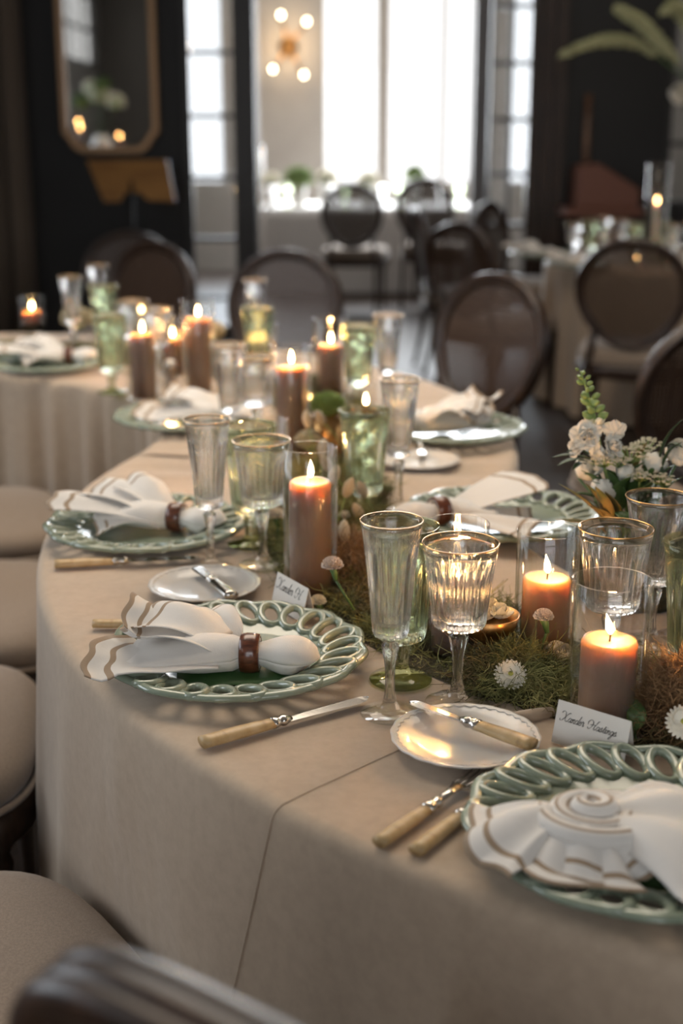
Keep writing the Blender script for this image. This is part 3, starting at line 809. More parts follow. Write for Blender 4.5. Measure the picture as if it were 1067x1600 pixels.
# ------------------------------------------------------------------ chargers, side plates
def make_charger():
    t = thing('charger_plate', '', 'plate'); RO, NL = .163, 26
    well = [(.0001, .004), (.085, .004), (.100, .006), (.110, .010), (.1125, .0125), (.112, .0145), (.108, .0135), (.098, .0095), (.084, .0072), (.0001, .0072)]
    def sc(r, z, q, i): return r + (.0018 * abs(sin(q * NL / 2)) if r > .107 else 0)
    clean_lathe(MB().lathe(well, 156, sc).build('well', M['celadon'], t))
    foot = MB().lathe([(.07, 0), (.074, 0), (.075, .0045), (.069, .0045)], 48, close=True); foot.build('foot_ring', M['celadon'], t)
    P = []
    for k in range(208):
        q = 2*pi*k/208; rr = RO - .0012 + .0030 * cos(q * 13); P.append((rr * cos(q), rr * sin(q), .0235 + .0012 * cos(q * 13)))
    MB().tube(P, lambda s_: (.0062, .0042), 10, closed=True).build('rim', M['celadon'], t)
    lm = None
    for k in range(NL):
        q = 2*pi*k/NL
        if lm is None:
            pts = []
            for i in range(24):
                a = 2*pi*i/24; x = .1362 + .0242 * cos(a); y = .0150 * sin(a) + .007 * cos(a)
                pts.append((x, y, .0135 + (x - .112) * .20 + .0022 * sin(a)))
            lm = MB().tube(pts, .0057, 8, closed=True).build('rim_loop', M['celadon'], t); o = lm
        else: o = ob('rim_loop', lm.data, t)
        o.rotation_euler = (0, 0, q)
    return t
CHG = make_charger()
ROT = {}
SET = {'A': at(1000, 1290, TZ + .022), 'B': at(368, 1015, TZ + .022), 'C': at(229, 818, TZ + .022), 'D': at(292, 650, TZ + .022), 'E': at(72, 566, TZ + .022), 'F': at(783, 803, TZ + .022), 'G': at(703, 668, TZ + .022)}
LAB = {'A': 'sage green openwork charger holding the napkin tied in a knot', 'B': 'sage green openwork charger beside the tented place card and white ringed napkin',
       'C': 'sage green charger under the ringed napkin behind a bone-handled knife on the cloth edge', 'D': 'sage green charger under the napkin at the wrinkled join of the cloths',
       'E': 'sage green charger under the ringed napkin above the gathered tablecloth', 'F': 'sage green charger under the flat spread napkin behind the candle cylinders',
       'G': 'sage green charger under the crumpled napkin beside the shiny dark chair'}
for k in SET:
    p = SET[k]; p.z = SURF; put(CHG, p, 0.1 * ord(k), LAB[k])
for k, lab, rz in (('A', 'dark green sheet lying on the charger of the knotted napkin', .5), ('B', 'dark green sheet half hidden by the ringed napkin by the tented place card', .12)):
    w_, h_ = .075, .052  # thin flat dark green sheet laid over the charger well
    o = MB().grid(lambda a, b: ((a - .5) * w_ * 2, (b - .5) * h_ * 2, .0006 * sin(a * 3)), 8, 6).build('green_sheet', M['sheet_green'])
    solid(o, .0008); tag(o, lab, 'card'); o.location = SET[k] + Vector((.035 if k == 'A' else .005, -.038, .0092)); o.rotation_euler = (0, 0, rz)

def make_side_plate():
    t = thing('side_plate', '', 'plate')
    def sc(r, z, q, i): return r + (.0006 * cos(q * 20) if r > .078 else 0)
    clean_lathe(MB().lathe([(.0001, .003), (.045, .003), (.058, .005), (.080, .0115), (.0825, .0128), (.0825, .0142), (.080, .0144), (.060, .0085), (.054, .0068), (.048, .0058), (.0001, .0055)], 120, sc).build('dish', M['porcelain'], t))
    MB().lathe([(.036, 0), (.038, 0), (.039, .0035), (.035, .0035)], 40, close=True).build('foot_ring', M['porcelain'], t)
    P = []
    for k in range(240):
        q = 2*pi*k/240; rr = .0755 + .0012 * sin(q * 40); P.append((rr * cos(q), rr * sin(q), .0134 + .0002 * sin(q * 40)))
    MB().tube(P, .0007, 5, closed=True).build('embossed_border', M['porcelain'], t)
    return t
SP = make_side_plate()
SPP = {'A': at(727, 1153, TZ + .014), 'B': at(320, 912, TZ + .014), 'G': at(655, 718, TZ + .014)}
for k, l in (('A', 'white side plate with scalloped embossed rim carrying the horn-handled butter knife'), ('B', 'white side plate with the silver butter knife near the tented place card'),
             ('G', 'white side plate before the crumpled napkin of the far charger')):
    SPP[k].z = SURF + (.0025 if k == 'A' else 0); put(SP, SPP[k], .2, l)

# ------------------------------------------------------------------ cutlery (local: handle end at origin, pointing +X)
def make_knife(name, hl, bl, handle, bw=.0095, label=''):
    t = thing(name, label, 'knife')
    def hr(s_): k = .0075 + .0012 * sin(s_ * pi) + .0018 * (1 - s_) ** 2; return (k * 1.15, k * .72)
    MB().tube([(hl * i / 10, 0, .0066) for i in range(11)], hr, 12).build('handle', M[handle], t)
    MB().tube([(hl + x, 0, .0066) for x in (-.004, 0, .004, .007, .009, .012, .015, .018, .022)], lambda s_: [(.0086, .0062), (.0088, .0064), (.0072, .0058), (.0052, .005), (.0068, .0062), (.0076, .0066), (.0062, .006), (.0046, .0046), (.0042, .003)][min(8, int(s_ * 8 + .5))], 12).build('bolster', M['silver'], t)
    x0 = hl + .018; v = []; f = []; n = 16
    for i in range(n + 1):
        s_ = i / n; x = x0 + bl * s_; half = bw * (.75 + .35 * sstep(0, .8, s_)) * (1 if s_ < .82 else math.sqrt(max(0, 1 - ((s_ - .82) / .18) ** 2)) + .02)
        v += [(x, half * .8, .0060), (x, half * .5, .0074), (x, -half * .9, .0064), (x, half * .5, .0052)]
    for i in range(n):
        for k in range(4): f.append((4*i + k, 4*i + (k+1) % 4, 4*(i+1) + (k+1) % 4, 4*(i+1) + k))
    f += [(3, 2, 1, 0), (4*n, 4*n+1, 4*n+2, 4*n+3)]
    mk('blade', v, f, M['silver'], t, smooth=False)
    return t
def make_fork(label):
    t = thing('fork', label, 'fork'); hl = .085
    def hr(s_): k = .0062 + .0012 * sin(s_ * pi) + .0016 * (1 - s_) ** 2; return (k * 1.1, k * .75)
    MB().tube([(hl * i / 10, 0, .0066) for i in range(11)], hr, 12).build('handle', M['bone'], t)
    MB().tube([(hl + x, 0, .0066) for x in (-.004, .002, .006, .009, .013, .017, .021)], lambda s_: [(.0075, .006), (.0078, .006), (.0058, .0052), (.005, .005), (.0066, .006), (.006, .0056), (.004, .004)][min(6, int(s_ * 6 + .5))], 12).build('bolster', M['silver'], t)
    hd = MB(); hd.tube([(hl + .018, 0, .0066), (hl + .035, 0, .008), (hl + .052, 0, .0085)], lambda s_: (.0034 + .003 * s_ ** 2, .0022), 8)
    hd.grid(lambda a, b: (hl + .048 + .018 * a, (b - .5) * (.012 + .012 * sstep(0, .8, a)), .0085 - .004 * a + .0), 6, 8)
    hf = hd.build('fork_head', M['silver'], t); solid(hf, .0016)
    for k in range(4):
        y = -.0104 + .00693 * k
        MB().tube([(hl + .064, y, .0046), (hl + .080, y, .0042), (hl + .098, y * .96, .0062), (hl + .108, y * .95, .0085)], lambda s_: (.0016 - .0007 * s_, .0011), 6).build('tine', M['silver'], t)
    return t
def lay(t, p0, p1, z=SURF):                           # handle end at p0, pointing at p1
    d = p1 - p0; t.location = (p0.x, p0.y, z); t.rotation_euler = (0, 0, atan2(d.y, d.x)); return t
def fit(p0, p1): return (p1 - p0).length
P = lambda x, y, z=TZ: at(x, y, z)
k_ = make_knife('table_knife', .093, .112, 'bone', label='bone-handled table knife on the bare cloth beside the charger of the tented place card'); lay(k_, P(316, 1172), P(576, 1100))
k2 = dup(k_, (0, 0, 0), 0, 'bone-handled table knife lying before the far ringed napkin at the cloth edge'); lay(k2, P(86, 890), P(330, 878))
FK = make_fork('bone-handled fork with silver tines lying beside the charger of the knotted napkin'); lay(FK, P(592, 1330), P(757, 1214))
f2 = dup(FK, (0, 0, 0), 0, 'bone-handled fork tucked under the charger rim of the knotted napkin'); lay(f2, P(649, 1343), P(812, 1215))
f3 = dup(FK, (0, 0, 0), 0, 'bone-handled fork tucked behind the white ringed napkin, only its handle end showing'); lay(f3, P(146, 984), P(330, 985))
bk = make_knife('butter_knife', .075, .078, 'bone', .008, 'horn-handled butter knife resting across the scalloped side plate')
bk.location = (*at(832, 1176, .775).xy, SURF + .0150); dd = at(632, 1104, .775) - at(832, 1176, .775); bk.rotation_euler = (0, 0, atan2(dd.y, dd.x))
b2 = make_knife('butter_knife', .070, .060, 'silver', .010, 'silver butter knife resting on the side plate by the tented place card')
b2.location = (*at(362, 938, .775).xy, SURF + .0125); dd = at(303, 890, .775) - at(362, 938, .775); b2.rotation_euler = (0, 0, atan2(dd.y, dd.x))
b3 = dup(b2, (*at(652, 690, .775).xy, SURF + .0125), 0, 'silver butter knife on the side plate before the crumpled napkin'); dd = at(668, 732, .775) - at(652, 690, .775); b3.rotation_euler = (0, 0, atan2(dd.y, dd.x))

# ------------------------------------------------------------------ napkins (local: ring at origin, fan towards +X)
def petal(mb, az, L, w0, w1, z0, z1, arch, nwav, amp, ph, x0=.008, scal=.06, nu=18, nv=36, curl=0., y0=0., skew=0.):
    ca, sa = cos(az), sin(az)
    def fn(u, b):
        a = 2 * b - 1
        r = x0 + L * u * (1 - .10 * a * a + skew * a * u + scal * cos(a * 2 * pi * 1.5 + ph) * u)
        wd = w0 + (w1 - w0) * sstep(0, 1, u) ** .85
        y = a * wd
        z = z0 + (z1 - z0) * u + arch * sin(pi * min(1, u * .95)) + amp * u ** .8 * cos(nwav * pi * a + ph) + curl * max(0, u - .7) ** 2 * 8
        return (r * ca - y * sa, y0 + r * sa + y * ca, z)
    mb.grid(fn, nu, nv, lambda u, b: (b, min(u, 1)))
def tail(mb, L, r, z, droop=.006, seed=0):
    def fn(u, b):
        q = 2 * pi * b; k = (.62 + .6 * sstep(0, .55, u)) * math.sqrt(max(0, 1 - max(0, (u - .62) / .38) ** 2))
        rr = 1 + .07 * sin(3 * q + seed) * (1 - u) + .05 * nz(cos(q) * 1.5, sin(q) * 1.5 + seed, u * 3)
        return (-.004 - L * u, r * k * 1.15 * cos(q) * rr, z - droop * u + r * k * .85 * sin(q) * rr)
    mb.grid(fn, 20, 28, lambda u, b: (b, .3 * u))
def body(mb, L, w, h, z, zr=.024, seed=0):              # puffed cloth swelling away from the ring
    def fn(u, b):
        q = 2 * pi * b; k = sstep(-.15, 1, u); rr = 1 + .05 * sin(5 * q + seed) * u + .10 * nz(cos(q) * 1.6 + seed, sin(q) * 1.6, u * 2.5) * u
        wy = .0205 + (w - .0205) * k; hz = (.019 + (h - .019) * k) * (1 - .72 * sstep(.35, 1, u)); e = math.sqrt(max(0, 1 - max(0, (u - .9) / .1) ** 2))
        return (-.012 + L * u, wy * cos(q) * rr * e, max(.001, zr + (z - zr) * u + hz * sin(q) * rr * e))
    mb.grid(fn, 20, 44, lambda u, b: (b, .5 * u))
def fan(mb, a0, a1, r0, r1, zin, zout, folds, amp, ph=0., lift=0., scal=.04, nu=18, nv=60):
    def fn(u, b):
        az = R(a0 + (a1 - a0) * b); r = r0 + (r1 - r0) * u * (1 + scal * sin(b * folds * 2 * pi + ph) + .03 * nz(b * 4 + ph, 1, 2))
        z = zin + (zout - zin) * u ** 1.3 + lift * sin(pi * u) + amp * u ** .7 * sin(b * folds * 2 * pi + ph + 1.2)
        e = min(b, 1 - b) / .10
        if e < 1: z -= (1 - e) ** 2 * .55 * (zin + (zout - zin) * u)
        return (r * cos(az), r * sin(az), max(.002, z))
    mb.grid(fn, nu, nv, lambda u, b: (b, u))
def gather(mb, r, z):                                 # bunched cloth where it passes through the ring
    def fn(u, b):
        q = 2 * pi * b; rr = 1 + .10 * sin(7 * q) * (.4 + u)
        k = .78 + .35 * sstep(.45, 1, u)
        return (-.010 + .05 * u, r * k * (1.0 + .55 * u) * cos(q) * rr, z + r * k * .9 * sin(q) * rr)
    mb.grid(fn, 10, 42, lambda u, b: (b, .3 * u))
RING = None
def napkin_ring(p, rz, label):
    global RING
    if RING is None:
        prof = [(.0205, -.0125), (.0235, -.0115), (.0252, -.004), (.0252, .004), (.0235, .0115), (.0205, .0125), (.0195, .006), (.0195, -.006)]
        RING = MB().lathe(prof, 40, close=True).xf(Matrix.Rotation(pi/2, 4, 'Y')).build('napkin_ring', M['ring_wood']); o = RING
    else: o = RING.copy(); C.objects.link(o)
    o.location = p; o.rotation_euler = (0, 0, rz); return tag(o, label, 'napkin ring')
def ringed_napkin(variant=0):
    mb = MB()
    tail(mb, .082, .0225, .024, .004, variant)
    if variant == 0:
        body(mb, .165, .056, .026, .024, seed=1)
        petal(mb, R(9), .152, .036, .060, .020, .014, .010, .8, .010, .3, x0=.04, scal=.02, skew=.16, curl=.03)
        petal(mb, R(-7), .125, .034, .054, .036, .040, .014, .9, .012, 2.6, x0=.04, scal=.02, skew=-.10, curl=.03)
        petal(mb, R(-26), .105, .030, .050, .036, .052, .014, 1.1, .010, .6, x0=.04, scal=.02, skew=.12)
        petal(mb, R(-46), .090, .022, .042, .026, .034, .018, 1.0, .010, 2.6, x0=.03, scal=.02)
    elif variant == 1:
        body(mb, .150, .050, .024, .028, seed=4)
        petal(mb, R(8), .175, .030, .044, .020, .050, .008, .7, .010, .3, x0=.03, scal=.02, skew=.12)
        petal(mb, R(-10), .135, .030, .050, .030, .050, .012, .9, .012, 2.4, x0=.04, scal=.02)
        petal(mb, R(-34), .105, .024, .044, .030, .064, .010, 1.0, .010, .9, x0=.03, scal=.02)
        petal(mb, R(24), .105, .024, .040, .012, .010, .016, 1.4, .008, .9, x0=.03, scal=.02)
    else:
        body(mb, .105, .050, .016, .020, seed=7)
        petal(mb, R(4), .185, .030, .070, .018, .052, .004, .5, .004, .3, x0=.02, scal=.01, skew=.05)
        fan(mb, -70, -5, .03, .165, .024, .010, 2.0, .006, 1.)
        fan(mb, 5, 50, .03, .14, .024, .012, 1.5, .006, 2.)
    o = mb.build('napkin', M['napkin'], uv=True); solid(o, .0016); return o
def place_napkin(o, ring_px, tip_px, z, label, ring_label, zr=None, group=None):
    p = at(*ring_px, z + .022); q = at(*tip_px, z + .022); d = q - p; rz = atan2(d.y, d.x)
    o.location = (p.x, p.y, z); o.rotation_euler = (0, 0, rz); tag(o, label, 'napkin')
    if ring_label: napkin_ring((p.x, p.y, z + .0245), rz, ring_label)
    return o
ZN = SURF + .0075
n0 = ringed_napkin(0)
place_napkin(n0, (391, 1023), (130, 1018), ZN, 'white napkin with tan lined hem fanned out, beside the tented place card', 'brown wooden ring around the white napkin by the tented place card')
n1 = ringed_napkin(1)
place_napkin(n1, (276, 810), (75, 795), ZN, 'tan-hemmed napkin fanned over the charger behind the cloth-edge knife', 'brown wooden ring on the napkin behind the cloth-edge knife')
n2 = n0.copy(); C.objects.link(n2); place_napkin(n2, (350, 648), (235, 640), ZN, 'napkin heaped on the charger at the wrinkled join of the cloths', None)
n3 = n1.copy(); C.objects.link(n3); place_napkin(n3, (108, 556), (-30, 556), ZN, 'napkin on the charger above the gathered tablecloth', 'brown wooden ring on the napkin above the gathered tablecloth')
n4 = ringed_napkin(2); place_napkin(n4, (686, 800), (850, 775), ZN + .0150, 'napkin spread flat with its tan-lined corner raised, behind the candle cylinders', 'brown wooden ring on the flat spread napkin behind the candle cylinders')
n5 = n0.copy(); C.objects.link(n5); place_napkin(n5, (655, 665), (775, 655), ZN, 'crumpled napkin on the charger beside the shiny dark chair', None); n5.scale = (1.0, 1.15, 1.35)
# knotted napkin
mb = MB(); KZ = .030
fan(mb, 172, 292, .0, .092, .040, .008, 2.2, .006, .4, .016)
fan(mb, 150, 222, .0, .112, .046, .024, 1.5, .007, 2.0, .014)
fan(mb, 228, 318, .0, .080, .046, .016, 1.4, .006, 4.2, .014)
fan(mb, 60, 150, .0, .070, .040, .012, 1.6, .006, 1.0, .010)
fan(mb, -62, 48, .0, .175, .044, .012, 2.4, .007, 3.0, .022)
def rope(turns, ra, rb, ta, tb, z0, z1, ph, n=64):
    def fn(u, b):
        q = ph + 2 * pi * turns * u; r0 = ra + (rb - ra) * u; tr_ = ta + (tb - ta) * sin(pi * min(1, .15 + u * .8)); k = 2 * pi * b
        rr = r0 + tr_ * cos(k); zz_ = z0 + (z1 - z0) * u + tr_ * 1.15 * sin(k)
        return (rr * cos(q) * 1.15, rr * sin(q), zz_)
    mb.grid(fn, n, 16, lambda u, b: (u, (b + .62) % 1.0 if b < 1 else .62))
rope(1.9, .004, .036, .005, .0095, .056, .042, 2.2)
rope(.75, .036, .056, .004, .0105, .048, .034, 3.0)
rope(.40, .050, .070, .003, .0095, .040, .030, 5.2)
o = mb.build('napkin', M['napkin'], uv=True); solid(o, .0018); p = at(918, 1290, TZ + .045)
o.location = (p.x, p.y, ZN); tag(o, 'white napkin with tan-lined hem tied in a swirled knot', 'napkin')

def plate_height(r):                                  # top of a charger at this radius
    for r0, r1, h0, h1 in ((0, .098, .0075, .0100), (.098, .1035, .0100, .0130), (.1035, .108, .0130, .0225), (.108, .155, .0225, .0305), (.155, .174, .0305, .0305), (.174, .20, .0305, .014)):
        if r < r1: return h0 + (h1 - h0) * max(0, r - r0) / (r1 - r0)
    return .010
def settle(o, ctr, base, ringed=True):
    o.data = o.data.copy(); bpy.context.view_layer.update()
    Mw = Matrix.LocRotScale(o.location, o.rotation_euler, o.scale); Mi = Mw.inverted()
    for v in o.data.vertices:
        if ringed and abs(v.co.x) < .0145:
            dy, dz = v.co.y, v.co.z - .0245 / o.scale.z; rr = hypot(dy, dz)
            if rr > .0182: v.co.y *= .0182 / rr; v.co.z = .0245 / o.scale.z + dz * .0182 / rr
        wv = Mw @ v.co; fl = base + plate_height(hypot(wv.x - ctr.x, wv.y - ctr.y)) + .0014; hgt = wv.z - base
        if not (ringed and abs(v.co.x) < .016) and wv.z < fl + .10 * hgt: wv.z = fl + .10 * hgt; v.co = Mi @ wv
for o_, k in ((n0, 'B'), (n1, 'C'), (n2, 'D'), (n3, 'E'), (n4, 'F'), (n5, 'G')): settle(o_, SET[k], SURF)
settle(o, SET['A'], SURF, False)

# ------------------------------------------------------------------ place cards with script writing
GL = {
 'a': ([[(.72,.82),(.42,1),(.12,.68),(.10,.25),(.32,0),(.60,.3),(.80,.98),(.70,.3),(.82,.02),(1.05,.3)]], .92),
 'n': ([[(0,.6),(.18,1),(.22,.6),(.12,0),(.34,.7),(.6,1),(.66,.7),(.56,.15),(.74,.02),(.96,.3)]], .86),
 'd': ([[(.72,.82),(.42,1),(.12,.68),(.10,.25),(.32,0),(.60,.3),(.95,1.5),(1.08,2.1),(.85,1.2),(.70,.3),(.82,.02),(1.05,.3)]], .92),
 'e': ([[(.08,.42),(.45,.6),(.55,.9),(.34,1),(.12,.6),(.14,.15),(.38,0),(.75,.35)]], .66),
 'r': ([[(0,.4),(.25,1.1),(.32,.9),(.56,.9),(.44,.2),(.58,.02),(.8,.3)]], .72),
 's': ([[(0,.2),(.35,1.1),(.48,.6),(.45,.1),(.2,0),(.08,.15)], [(.45,.1),(.75,.3)]], .66),
 't': ([[(.1,.35),(.5,1.6),(.3,.6),(.28,.1),(.46,0),(.72,.3)], [(.12,1.0),(.72,1.04)]], .62),
 'i': ([[(0,.4),(.22,1),(.14,.2),(.26,0),(.5,.3)], [(.34,1.4),(.38,1.46)]], .44),
 'g': ([[(.72,.82),(.42,1),(.12,.68),(.10,.25),(.32,0),(.60,.3),(.80,.98),(.62,-.2),(.35,-.95),(.05,-.85),(.3,-.35),(1.0,.3)]], .9),
 'X': ([[(-.35,1.7),(-.5,1.95),(-.15,2.25),(.3,2.1),(.62,1.2),(.85,.2),(1.2,0),(1.5,.3)], [(1.75,2.0),(1.3,2.05),(.7,1.1),(.1,.1),(-.4,.0),(-.5,.4)]], 1.55),
 'H': ([[(-.6,.9),(-.75,1.5),(-.3,2.1),(.3,1.9),(.5,1.2),(.2,.3),(-.3,0),(-.6,.35)], [(1.75,2.25),(1.45,1.9),(1.1,.9),(1.0,.15),(1.25,0),(1.5,.3)], [(-.1,.95),(.6,1.15),(1.35,1.05)]], 1.6),
 ' ': ([], 1.5)}
def write(text, height):                              # list of poly-lines on the XY plane, cap height about 2.1 units
    s_ = height / 2.1; x = .3; out = []
    for ch in text:
        strokes, adv = GL[ch]
        for st in strokes: out.append([Vector(((x + a + .28 * b) * s_, b * s_, 0)) for a, b in st])
        x += adv
    return out, (x + .3) * s_
def place_card(tl, tr, front_dir, h, label, text):
    p0, p1 = at(*tl, SURF + h), at(*tr, SURF + h); X = (p1 - p0); L = X.length; X.normalize()
    n_ = Vector((X.y, -X.x, 0))                       # towards the reader
    p0 = p0 - n_ * .0095; t = thing('place_card', label, 'place card', (p0.x, p0.y, SURF))
    sp = .012; Yv = (Vector((0, 0, h)) - n_ * sp)      # up the front face
    def pan(s_): return [Vector((0, 0, h)), X * L + Vector((0, 0, h)), X * L + n_ * sp * s_, n_ * sp * s_]
    for s_, nm in ((1, 'front_panel'), (-1, 'rear_panel')):
        o = mk(nm, pan(s_), [(0, 1, 2, 3)], M['paper'], t, smooth=False); solid(o, .0006)
        if s_ == 1: fp = o
    strokes, wd = write(text, h * .30); k = L * .78 / wd
    up = Yv.normalized(); nrm = X.cross(up).normalized(); org = n_ * sp + X * (L * .07) + up * (Yv.length * .56) + nrm * .0006
    tx = MB()
    for st in strokes:
        cr = cat_rom(st, 5); m_ = len(cr)
        pts = [org + X * (c.x * k) + up * (c.y * k) for c in cr]
        tx.tube(pts, lambda s_: .00016 + .00020 * abs(sin(s_ * 9)), 5)
    tx.build('lettering', M['ink'], fp)
place_card((866, 1097), (980, 1132), None, .047, 'white tented place card with script lettering beside the knotted napkin', 'Xander Hastings')
place_card((425, 895), (473, 922), None, .047, 'small tented place card with script lettering beyond the ringed white napkin', 'Xander H')

# rolled edge of spare cloth beside the moss
o = MB().tube(cat_rom([at(775, 1128, TZ + .004), at(815, 1122, TZ + .006), at(862, 1114, TZ + .004)], 5), lambda s_: .007 + .002 * sin(s_ * 3), 10).build('cloth_roll', M['linen'])
tag(o, 'rolled linen edge lying between the moss and the white side plate', 'cloth')

# ------------------------------------------------------------------ moss runner
AVOID = []
for x, y, r, h, cr, ch, l, lean in CV: q = rim_at(x, y, h); AVOID.append((q.x, q.y, r))
for g_, hh_ in ((FG, .235), (WG, .2), (GG, .2)):
    for x, y, l in g_: q = rim_at(x, y, hh_); AVOID.append((q.x, q.y, .036))
q = rim_at(1030, 776, .2); AVOID.append((q.x, q.y, .040))
q = at(762, 985, SURF + .05); AVOID.append((q.x, q.y, .026)); q = at(512, 648, SURF + .10); AVOID.append((q.x, q.y, .030))
def moss_height(arc, a, s_):                          # s_ -1..1 over the runner width
    p, nn = arc(a); q = p + nn * (s_ * .115)
    k = max(0, 1 - abs(s_) ** 2.2); n1_ = .55 + .75 * nz(q.x * 9, q.y * 9, 1) + .35 * nz(q.x * 24, q.y * 24, 5)
    h = max(0, .046 * k * max(0, n1_))
    for ax_, ay_, ar_ in AVOID:
        d = hypot(q.x - ax_, q.y - ay_)
        if d < ar_ + .03: h *= sstep(ar_ - .002, ar_ + .03, d)
    return q, h
def moss(name, label, arc, a0, a1, off, count, m, L=(.014, .036), wd=.00085, brown=None):
    bed = MB(); na, ns = int(abs(a1 - a0) * RM / .012), 20
    sh = lambda a: (lambda pn: (pn[0] + pn[1] * off, pn[1]))(arc(a))
    v = []; f = []
    for i in range(na + 1):
        for j in range(ns + 1):
            q, h = moss_height(sh, a0 + (a1 - a0) * i / na, -1 + 2 * j / ns); v.append((q.x, q.y, SURF - .001 + h * .8))
    f = [(i*(ns+1)+j, i*(ns+1)+j+1, (i+1)*(ns+1)+j+1, (i+1)*(ns+1)+j) for i in range(na) for j in range(ns)]
    roots = []
    while len(roots) < count:
        a = a0 + (a1 - a0) * random.random(); s_ = random.uniform(-1, 1); q, h = moss_height(sh, a, s_)
        if h > .006 or random.random() < .05: roots.append((q.x, q.y, SURF + h * .75))
    return v, f, strands(np.array(roots), L, wd)
def strands(Rt, L, wd, up=.48):
    n = len(Rt); K = 9
    az = RNG.uniform(0, 2*pi, n); el = RNG.uniform(.0, 1.3, n) * up
    ln = RNG.uniform(L[0], L[1], n)
    d0 = np.stack([np.cos(az)*np.cos(el), np.sin(az)*np.cos(el), np.sin(el)], 1)
    cz_ = RNG.normal(0, 1.25, (n, 3)); cz_[:, 2] -= .5; c3 = RNG.normal(0, 1.3, (n, 3))
    V = np.zeros((n, K, 2, 3)); sidev = np.cross(d0, RNG.normal(0, 1, (n, 3))); sidev /= np.linalg.norm(sidev, axis=1, keepdims=True) + 1e-9
    e1 = np.cross(d0, sidev); am = RNG.uniform(.002, .0062, n); om = RNG.uniform(4, 10, n); fh_ = RNG.uniform(0, 6.28, n)
    for k in range(K):
        t_ = k / (K - 1); c_ = (sidev * (am * (np.sin(om * t_ + fh_) - np.sin(fh_)))[:, None] + e1 * (am * (np.cos(om * t_ + fh_) - np.cos(fh_)))[:, None]) + Rt + d0 * (ln * t_)[:, None] + cz_ * (ln * .42 * t_ * t_)[:, None] + c3 * (ln * .5 * t_ * t_ * (1 - t_))[:, None]
        c_[:, 2] = np.maximum(c_[:, 2], SURF + .0004)
        wv = wd * (1 - .55 * t_)
        V[:, k, 0] = c_ + sidev * wv; V[:, k, 1] = c_ - sidev * wv
    V = V.reshape(-1, 3); base = (np.arange(n) * K * 2)[:, None, None]
    k = np.arange(K - 1)[None, :, None] * 2; F = base + k + np.array([0, 1, 3, 2])[None, None, :]
    return V, F.reshape(-1, 4)
def np_mesh(name, V, F, m, parent=None):
    me = bpy.data.meshes.new(name); me.vertices.add(len(V)); me.vertices.foreach_set('co', V.astype(np.float32).ravel())
    me.loops.add(F.size); me.loops.foreach_set('vertex_index', F.astype(np.int32).ravel()); me.polygons.add(len(F))
    me.polygons.foreach_set('loop_start', np.arange(0, F.size, 4, dtype=np.int32)); me.polygons.foreach_set('loop_total', np.full(len(F), 4, dtype=np.int32))
    me.update(); me.validate(); me.materials.append(m); return ob(name, me, parent)
def moss_run(label, arc, a0, a1, off, count, m=None):
    v, f, (V, F) = moss('moss', label, arc, a0, a1, off, count, m)
    bed = mk('moss_runner', v, f, M['moss_bed']); tag(bed, label, 'moss', kind='stuff')
    o = np_mesh('moss_strands', V, F, m or M['moss'], bed); o['kind'] = 'stuff'
moss_run('green and brown moss runner between the gilt-rimmed glasses and candles', arc1, R(262), R(166), -.075, 34000)
moss_run('moss runner at the far bend among the lit candles', arc2, TH - pi + .02, R(112), 0, 9000)
# brown clump right of the place card
def clump(px, py, rx, ry, h, count, m, label, L=(.014, .034)):
    c_ = at(px, py, TZ); mb_ = MB()
    mb_.lathe([(1, 0), (.98, .3), (.8, .7), (.45, .95), (.0001, 1)], 28, lambda r, z, q, i: r * (1 + .12 * nz(cos(q) * 2, sin(q) * 2, z + px)))
    mb_.v = [(x * rx, y * ry, z * h * .85) for x, y, z in mb_.v]
    o = mb_.build('moss_clump', M['moss_bed'], loc=(c_.x, c_.y, SURF)); tag(o, label, 'moss', kind='stuff')
    q = RNG.uniform(0, 2*pi, count); s_ = np.sqrt(RNG.uniform(0, 1, count)); zt = np.sqrt(np.maximum(0, 1 - s_ ** 2.4)) * h * .85
    Rt = np.stack([c_.x + rx * s_ * np.cos(q), c_.y + ry * s_ * np.sin(q), SURF + zt], 1)
    V, F = strands(Rt, L, .0008); V = V - np.array([c_.x, c_.y, SURF])
    s2 = np_mesh('moss_strands', V, F, m, o); s2['kind'] = 'stuff'
clump(1076, 1137, .050, .039, .068, 9000, M['moss_brown'], 'rust brown moss clump beside the shortest candle')
clump(806, 1075, .055, .038, .034, 5000, M['moss'], 'green moss clump around the white daisy')
clump(545, 905, .052, .050, .060, 6000, M['moss_brown'], 'dark brown moss clump behind the carnation')
clump(548, 852, .046, .055, .05, 5000, M['moss'], 'pale green moss clump beside the tallest candle')

